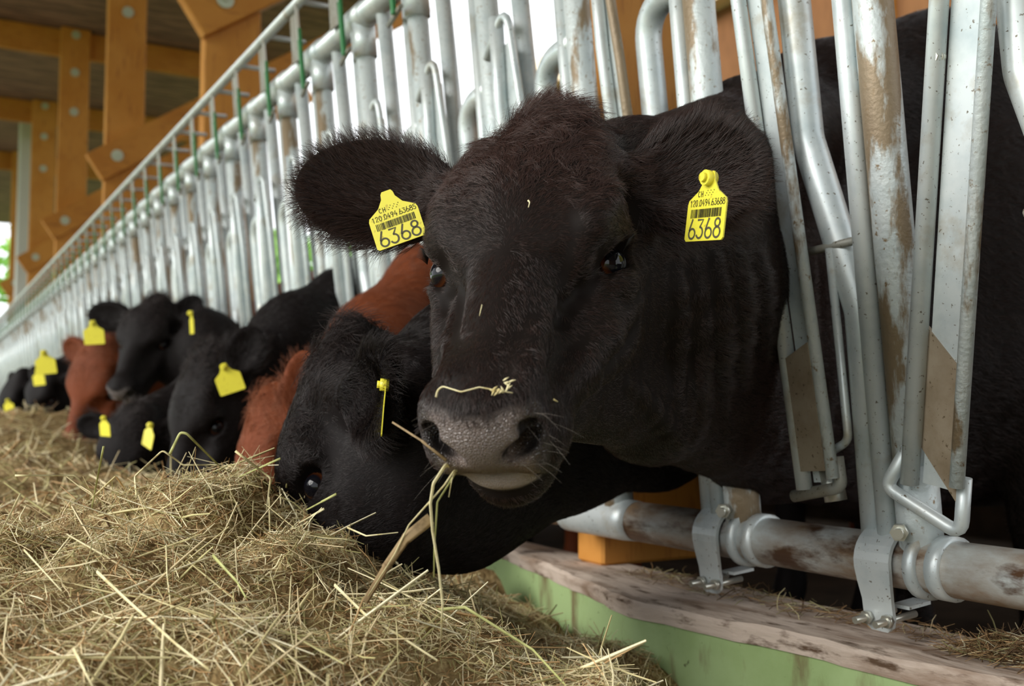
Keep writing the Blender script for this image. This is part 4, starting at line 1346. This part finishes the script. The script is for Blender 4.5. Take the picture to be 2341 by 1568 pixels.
gx = np.concatenate([np.arange(-1.7, 1.14, .03), [1.14]])
gy = np.concatenate([np.arange(.1, 3, .03), np.arange(3, 14, .15)])
GX, GY = np.meshgrid(gx, gy, indexing='ij')
GZ = np.maximum(hay_z(GX, GY), .01)
nx, ny = GX.shape
Vh = np.stack([GX, GY, GZ], -1).reshape(-1, 3)
ii = np.arange(nx * ny).reshape(nx, ny)
Qh = np.stack([ii[:-1, :-1], ii[1:, :-1], ii[1:, 1:], ii[:-1, 1:]], -1).reshape(-1, 4)
M_HAYBASE = make_mat('hay_mass', srgb(150, 128, 88), .9, 0, .1, layers=[(18, .45, .7, srgb(104, 82, 52), 6), (60, .5, .66, srgb(186, 166, 122), 4), (7, .55, .75, srgb(84, 64, 40), 5)], bump=(90, .9, .012))
hay_me = quad_mesh('hay_pile', Vh, Qh)
hay = link_mesh('hay_pile', hay_me, M_HAYBASE)
tag(hay, 'long heap of loose hay along the feed kerb', 'hay', kind='stuff')


def straw_material():
    m = bpy.data.materials.new('hay_straw')
    m.use_nodes = True
    nt = m.node_tree; N, L = nt.nodes, nt.links
    b = N['Principled BSDF']
    a = N.new('ShaderNodeAttribute'); a.attribute_name = 'straw'
    L.new(a.outputs['Color'], b.inputs['Base Color'])
    b.inputs['Roughness'].default_value = .55
    b.inputs['Specular IOR Level'].default_value = .35
    return m


M_STRAW = straw_material()
STRAW_COLS = np.array([srgb(232, 220, 178)[:3], srgb(212, 200, 150)[:3], srgb(190, 182, 128)[:3], srgb(200, 164, 116)[:3], srgb(152, 118, 78)[:3], srgb(236, 228, 194)[:3], srgb(104, 78, 48)[:3], srgb(218, 200, 158)[:3], srgb(150, 144, 96)[:3]])


def blades(P, D, Nn, length, width, col, bend, nseg=4, flat=.45):
    """three-sided straws: P start, D direction, Nn up, all vectorised"""
    n = len(P)
    S = np.cross(D, Nn); S /= np.linalg.norm(S, axis=1)[:, None] + 1e-9
    Nn = np.cross(S, D)
    V = np.empty((n, nseg + 1, 3, 3))
    q = P.copy(); d = D.copy()
    kink = RNG.integers(1, nseg + 1, n)
    ka = RNG.normal(size=(n, 1)) * bend[:, None] * 2.2
    kb = RNG.normal(size=(n, 1)) * bend[:, None] * 1.6
    for k in range(nseg + 1):
        w = width * (1.0 if 0 < k < nseg else .7)
        V[:, k, 0] = q + S * (w / 2)[:, None]
        V[:, k, 1] = q - S * (w / 2)[:, None]
        V[:, k, 2] = q + Nn * (w * flat)[:, None]
        q = q + d * (length / nseg)[:, None]
        d = d + Nn * RNG.normal(size=(n, 1)) * bend[:, None] * .5 + S * RNG.normal(size=(n, 1)) * bend[:, None] * .5
        hit = (kink == k)[:, None]
        d = d + hit * (S * ka + Nn * kb)
        d /= np.linalg.norm(d, axis=1)[:, None]
    m = (nseg + 1) * 3
    base = (np.arange(n) * m)[:, None, None]
    seg = (np.arange(nseg) * 3)[None, :, None]
    Q = []
    for a, b in ((0, 1), (1, 2), (2, 0)):
        Q.append(np.concatenate([base + seg + a, base + seg + b, base + seg + b + 3, base + seg + a + 3], 2))
    Q = np.concatenate(Q, 1).reshape(-1, 4)
    C = np.repeat(col, m, 0)
    return V.reshape(-1, 3), Q, C


def straw_object(name, sets, parent=None):
    Vs, Qs, Cs, n = [], [], [], 0
    for v, q, c in sets:
        Vs.append(v); Qs.append(q + n); Cs.append(c); n += len(v)
    V, Q, C = np.concatenate(Vs), np.concatenate(Qs), np.concatenate(Cs)
    me = bpy.data.meshes.new(name)
    me.vertices.add(len(V)); me.vertices.foreach_set('co', V.astype(np.float32).ravel())
    me.loops.add(Q.size); me.loops.foreach_set('vertex_index', Q.astype(np.int32).ravel())
    me.polygons.add(len(Q)); me.polygons.foreach_set('loop_start', np.arange(0, Q.size, 4, dtype=np.int32))
    me.update(calc_edges=True)
    ca = me.color_attributes.new('straw', 'FLOAT_COLOR', 'POINT')
    rg = np.ones((len(V), 4), np.float32); rg[:, :3] = C
    ca.data.foreach_set('color', rg.ravel())
    return link_mesh(name, me, M_STRAW, parent, smooth=False)


def scatter(n, xr, yr, lmin, lmax, wmin, wmax, tilt, zlo, zhi, pal, bend, yexp=1.0):
    x = RNG.uniform(*xr, n)
    y = yr[0] + (yr[1] - yr[0]) * RNG.random(n) ** yexp
    e = .012
    z = hay_z(x, y)
    gxn = (hay_z(x + e, y) - z) / e; gyn = (hay_z(x, y + e) - z) / e
    Nn = np.stack([-gxn, -gyn, np.ones(n)], 1); Nn /= np.linalg.norm(Nn, axis=1)[:, None]
    a = RNG.uniform(0, 2 * np.pi, n)
    D = np.stack([np.cos(a), np.sin(a), np.zeros(n)], 1)
    D -= Nn * (D * Nn).sum(1)[:, None]; D /= np.linalg.norm(D, axis=1)[:, None]
    D = D + Nn * (RNG.normal(size=(n, 1)) * tilt); D /= np.linalg.norm(D, axis=1)[:, None]
    L = lmin + (lmax - lmin) * RNG.random(n) ** 1.8
    W = wmin + (wmax - wmin) * RNG.random(n) ** 1.8
    P = np.stack([x, y, z + RNG.uniform(zlo, zhi, n)], 1) - D * (L / 2)[:, None]
    keep = (P[:, 0] < 1.10) & ((P + D * L[:, None])[:, 0] < 1.12)
    col = STRAW_COLS[RNG.choice(len(pal), n, p=np.array(pal) / sum(pal))] * RNG.uniform(.9, 1.3, (n, 1))
    U2 = RNG.normal(size=(n, 3)) * .5 + Nn
    return blades(P[keep], D[keep], U2[keep], L[keep], W[keep], col[keep], np.full(keep.sum(), bend))


PAL_FINE = [2.6, 2.2, 1.8, 2.8, 2.0, 1.0, 1.2, 2.6, 1.4]
PAL_MID = [3, 2.4, 1.6, 1.2, .6, 1.2, .3, 2.4, 1.0]
PAL_BIG = [3, 2, 1, .2, 0, 2.2, 0, 1.5, .5]
st = straw_object('loose_straw', [
    scatter(120000, (-.1, 1.12), (.45, 1.85), .012, .050, .0006, .0016, .30, -.014, .010, PAL_FINE, .55),
    scatter(9000, (-.15, 1.12), (.35, 1.9), .035, .13, .0010, .0024, .24, -.008, .014, PAL_MID, .14),
    scatter(700, (-.15, 1.05), (.4, 1.8), .08, .20, .0024, .0042, .22, -.002, .016, PAL_BIG, .06),
    scatter(7000, (-.9, -.1), (.35, 1.9), .03, .12, .0012, .0024, .25, -.010, .012, PAL_MID, .2),
    scatter(9000, (-1.5, 1.1), (1.7, 5.5), .06, .2, .0025, .005, .25, -.015, .015, PAL_FINE, .25, 1.3)], hay)
st['label'] = 'single straws and stems lying over the heap'
st['kind'] = 'stuff'


from mathutils.bvhtree import BVHTree as _B
hay_bvh = _B.FromPolygons(Vh.tolist(), Qh.tolist())


def on_hay(px, py, d, off=.030):
    r = Vector(ray(px, py)); L = r.length
    h = hay_bvh.ray_cast(Vector(EYE), r.normalized())
    if h[0] is None or h[3] / L - off > d: return AD(px, py, d)
    return AD(px, py, h[3] / L - off)


def stalk(pix, depth, w, col, label, group=None, on=None, taper=.6, name='hay_stalk', flat=.5, cat='hay stalk'):
    """one long stalk through picture points at the given depths"""
    if group == HG:
        dd0 = [depth] * len(pix) if np.isscalar(depth) else list(depth)
        q_ = [(pix[0][0], pix[0][1], dd0[0])]
        for a, b, d0, d1 in zip(pix[:-1], pix[1:], dd0[:-1], dd0[1:]):
            m_ = max(1, int(math.hypot(b[0] - a[0], b[1] - a[1]) / 28))
            q_ += [(a[0] + (b[0] - a[0]) * t / m_, a[1] + (b[1] - a[1]) * t / m_, d0 + (d1 - d0) * t / m_) for t in range(1, m_ + 1)]
        pix = [(a, b) for a, b, d in q_]; depth = [d for a, b, d in q_]
    n = len(pix)
    dd = [depth] * n if np.isscalar(depth) else list(depth)
    P = [np.asarray(on(px, py)) if on else (on_hay(px, py, d) if group == HG else AD(px, py, d)) for (px, py), d in zip(pix, dd)]
    P = fillet(P, .006, 3)
    m = len(P)
    rr = np.linspace(w / 2, w / 2 * taper, m)
    o = MB().tube(P, rr, 7, squash=flat).build(name, None)
    o.data.materials.append(col)
    tag(o, label, cat, group)
    return o


M_ST_PALE = make_mat('pale_straw', srgb(232, 222, 176), .5, 0, .35, layers=[(60, .5, .7, srgb(200, 182, 120), 3)])
M_ST_GREEN = make_mat('green_straw', srgb(186, 188, 122), .5, 0, .35, layers=[(60, .5, .7, srgb(150, 152, 88), 3)])
M_ST_BROWN = make_mat('dry_leaf', srgb(150, 128, 94), .6, 0, .3, layers=[(80, .5, .7, srgb(112, 92, 64), 3)])

HG = 'single stalks standing out of the hay'
stalk([(312, 1134), (308, 1089), (372, 1029), (419, 1063), (495, 1062), (530, 1082)], [1.44, 1.43, 1.42, 1.42, 1.43, 1.45], .0052, M_ST_PALE, 'broad pale stalk bent into a peak on the crest of the hay', HG)
stalk([(387, 1040), (412, 988), (427, 991), (508, 1072)], [1.43, 1.43, 1.43, 1.46], .0042, M_ST_GREEN, 'tallest bent grey green stalk on the crest of the hay', HG)
stalk([(34, 1087), (171, 1087), (245, 1160)], [1.30, 1.32, 1.36], .0026, M_ST_PALE, 'thin stalk reaching out flat to the left above the hay', HG)
stalk([(538, 1031), (619, 1093), (609, 1170)], [1.42, 1.42, 1.44], .0036, M_ST_PALE, 'kinked stalk leaning before the red brown muzzle', HG)
stalk([(641, 1048), (547, 1090)], [1.43, 1.45], .0032, M_ST_GREEN, 'short straight stalk crossing the kinked one before the red brown cow', HG)
stalk([(380, 1247), (382, 1313), (399, 1458)], [1.14, 1.10, 1.0], .0032, M_ST_PALE, 'white upright straw in the middle of the heap', HG)
stalk([(222, 1307), (290, 1371), (401, 1471), (478, 1531)], [1.08, 1.03, .95, .91], .0044, M_ST_PALE, 'thick pale straw slanting down the front of the heap', HG)
stalk([(765, 1337), (833, 1403), (914, 1454), (1000, 1510)], [1.13, 1.09, 1.06, 1.03], .0042, M_ST_PALE, 'long white curved straw on the right of the heap', HG)
stalk([(1000, 1394), (1063, 1388), (1218, 1485), (1310, 1585)], [1.22, 1.20, 1.14, 1.05], .0042, M_ST_GREEN, 'long straw arching down before the green kerb', HG)
stalk([(487, 1270), (542, 1330), (562, 1366)], [1.14, 1.08, 1.05], .0046, M_ST_GREEN, 'split stem in the centre of the heap, right of the white upright one', HG)
stalk([(692, 1215), (816, 1238)], [1.32, 1.34], .0032, M_ST_PALE, 'straight straw lying on the slope below the cow with her head in the hay', HG)
stalk([(794, 1206), (837, 1225), (910, 1217)], [1.38, 1.36, 1.34], .0026, M_ST_PALE, 'straw poking out sideways in front of the black neck', HG)
stalk([(169, 1484), (217, 1580)], [.95, .88], .0046, M_ST_PALE, 'thick straw at the bottom left edge of the heap', HG)
stalk([(47, 1129), (0, 1220)], [1.22, 1.20], .003, M_ST_PALE, 'slanting straw at the left end of the crest', HG)
stalk([(237, 1020), (209, 1165)], [1.36, 1.38], .0028, M_ST_GREEN, 'upright thin stalk in front of the small calf', HG)
stalk([(55, 1257), (141, 1351)], [1.12, 1.02], .0028, M_ST_PALE, 'thin straw slanting across the left flank of the heap', HG)
stalk([(666, 1317), (660, 1416), (679, 1518), (694, 1568)], [1.12, 1.03, .95, .92], .0028, M_ST_PALE, 'long thin straw hanging down the centre right of the heap', HG)
stalk([(769, 1129), (700, 1166)], [1.38, 1.40], .0034, M_ST_GREEN, 'flat stalk rising towards the black cow with her head in the hay', HG)
stalk([(741, 1163), (683, 1196)], [1.36, 1.38], .0032, M_ST_PALE, 'pale stalk just under the flat rising one', HG)

# stalks in and on the large cow


dm = float((on_cow(1095, 1080, 0) - EYE) @ VIEW)
MG = 'hay hanging from the mouth of the large cow'
stalk([(1040, 1068), (1019, 1062), (991, 1105), (984, 1151), (989, 1214), (1003, 1300), (1012, 1380), (1008, 1460)], [dm + .02, dm, dm - .01, dm - .01, dm, dm, dm, dm + .01], .0044, M_ST_PALE, 'longest pale stalk hanging straight down from the mouth', MG)
stalk([(1050, 1072), (1037, 1078), (1016, 1109), (935, 1200), (903, 1266), (842, 1362)], [dm + .02, dm - .005, dm - .01, dm, dm + .01, dm + .03], .003, M_ST_PALE, 'thin white stalk hanging slantwise from the mouth to the heap', MG)
stalk([(985, 1185), (928, 1231), (880, 1300), (835, 1375)], [dm, dm + .005, dm + .02, dm + .04], .012, M_ST_BROWN, 'broad dry leaf slanting from the hanging stalks to the heap', MG, flat=.15)
stalk([(1045, 1075), (1030, 1100), (1000, 1147), (993, 1250), (992, 1320)], [dm + .02, dm - .006, dm - .004, dm + .004, dm + .01], .0032, M_ST_GREEN, 'greenish stalk close beside the longest hanging one', MG)
stalk([(1044, 1078), (1034, 1090), (1026, 1136)], [dm + .02, dm - .008, dm - .006], .0026, M_ST_PALE, 'short stub of stalk under the lip', MG)
stalk([(1020, 1052), (965, 1008), (897, 965)], [dm - .002, dm + .005, dm + .02], .0034, M_ST_BROWN, 'stiff stalk sticking out from the corner of the mouth', MG)
ns = stalk([(997, 908), (1000, 892), (1012, 883), (1054, 896), (1096, 885), (1140, 893), (1172, 898)], 1, .0022, M_ST_PALE, 'thin wavy straw lying across the bridge of the nose', on=lambda a, b: on_cow(a, b, .010))
mb = MB()
for i in range(16):
    px = 1125 + 3.0 * i + R.uniform(-3, 3); py = 893 + R.uniform(-6, 8)
    if i > 8: px, py = 1158 + R.uniform(-3, 14), 893 - 3.8 * (i - 8)
    c = on_cow(px, py, .012); d = unit(RIGHT * R.uniform(.2, 1) + UP * R.uniform(-.6, .9))
    mb.tube([c - d * .003, c, c + d * .0035], [.0003, .0010, .0002], 5)
mb.build('seed_head', M_ST_PALE, ns)

for pts_, lab_ in [([(1207, 458), (1211, 462), (1208, 474)], 'pale hay fleck on the forehead of the large cow'), ([(1102, 697), (1096, 722)], 'short straw bit on the nose bridge of the large cow'), ([(1266, 913), (1275, 918)], 'tiny pale fleck on the cheek of the large cow beside the nostril')]:
    stalk(pts_, 1, .0022, M_ST_PALE, lab_, on=lambda a, b: on_cow(a, b, .010), name='hay_fleck', cat='hay fleck')
M_WHISKER = make_mat('whisker', srgb(120, 112, 104), .4)
wp_, nw = [], 0
for i in range(30):
    px = R.choice([R.uniform(995, 1030), R.uniform(1180, 1270)]); py = R.uniform(930, 1090)
    c = on_cow(px, py, .0)
    sgn = -1 if px < 1100 else 1
    d = unit(RIGHT * sgn * R.uniform(.4, 1) + UP * R.uniform(-.7, .3) - VIEW * R.uniform(.1, .6))
    L_ = R.uniform(.015, .035)
    wp_ += [c, c + d * L_ * .5 - UP * .001, c + d * L_ - UP * .004]; nw += 1
hc_ = bpy.data.hair_curves.new('whiskers')
hc_.add_curves([3] * nw)
hc_.attributes['position'].data.foreach_set('vector', np.array(wp_, np.float32).ravel())
(hc_.attributes.get('radius') or hc_.attributes.new('radius', 'FLOAT', 'POINT')).data.foreach_set('value', np.tile(np.array([.00013, .0001, .00004], np.float32), nw))
hc_.materials.append(M_WHISKER)
wo_ = bpy.data.objects.new('whiskers', hc_); COL.objects.link(wo_); wo_.parent = cow1

# trampled bits on the plank
def debris(n, xr, yr, zmax, lmin, lmax, pal, w=(.0008, .0022)):
    x = RNG.uniform(*xr, n); y = RNG.uniform(*yr, n)
    u = np.abs((x - xr[0]) / (xr[1] - xr[0]) - .5) * 2; v = np.abs((y - yr[0]) / (yr[1] - yr[0]) - .5) * 2
    hgt = zmax * np.clip(1 - u ** 2, 0, 1) * np.clip(1 - v ** 2, 0, 1)
    z = Z_KERB + .004 + hgt * RNG.random(n)
    a = RNG.uniform(0, 2 * np.pi, n)
    D = np.stack([np.cos(a), np.sin(a), RNG.normal(size=n) * .2], 1); D /= np.linalg.norm(D, axis=1)[:, None]
    L = RNG.uniform(lmin, lmax, n)
    P = np.stack([x, y, z], 1) - D * (L / 2)[:, None]
    P[:, 2] = np.maximum(P[:, 2], Z_KERB + .004)
    col = STRAW_COLS[RNG.choice(9, n, p=np.array(pal) / sum(pal))] * RNG.uniform(.5, 1.0, (n, 1))
    return blades(P, D, RNG.normal(size=(n, 3)) * .4 + np.array([0, 0, 1]), L, RNG.uniform(*w, n), col, np.full(n, .3))


PAL_D = [.5, .5, .6, 1.5, 3, .2, 4, .6, 1]
d1 = straw_object('trampled_hay', [debris(1100, (1.235, 1.355), (.80, .98), .030, .015, .07, PAL_D)])
tag(d1, 'dark clump of trampled hay on the plank below the clamp at the right edge', 'hay', kind='stuff')
d2 = straw_object('trampled_hay', [debris(260, (1.24, 1.35), (1.25, 1.75), .012, .015, .07, PAL_D), debris(120, (1.26, 1.36), (1.0, 1.25), .012, .015, .06, PAL_D)])
tag(d2, 'thin scatter of hay bits on the plank near the timber post', 'hay', kind='stuff')
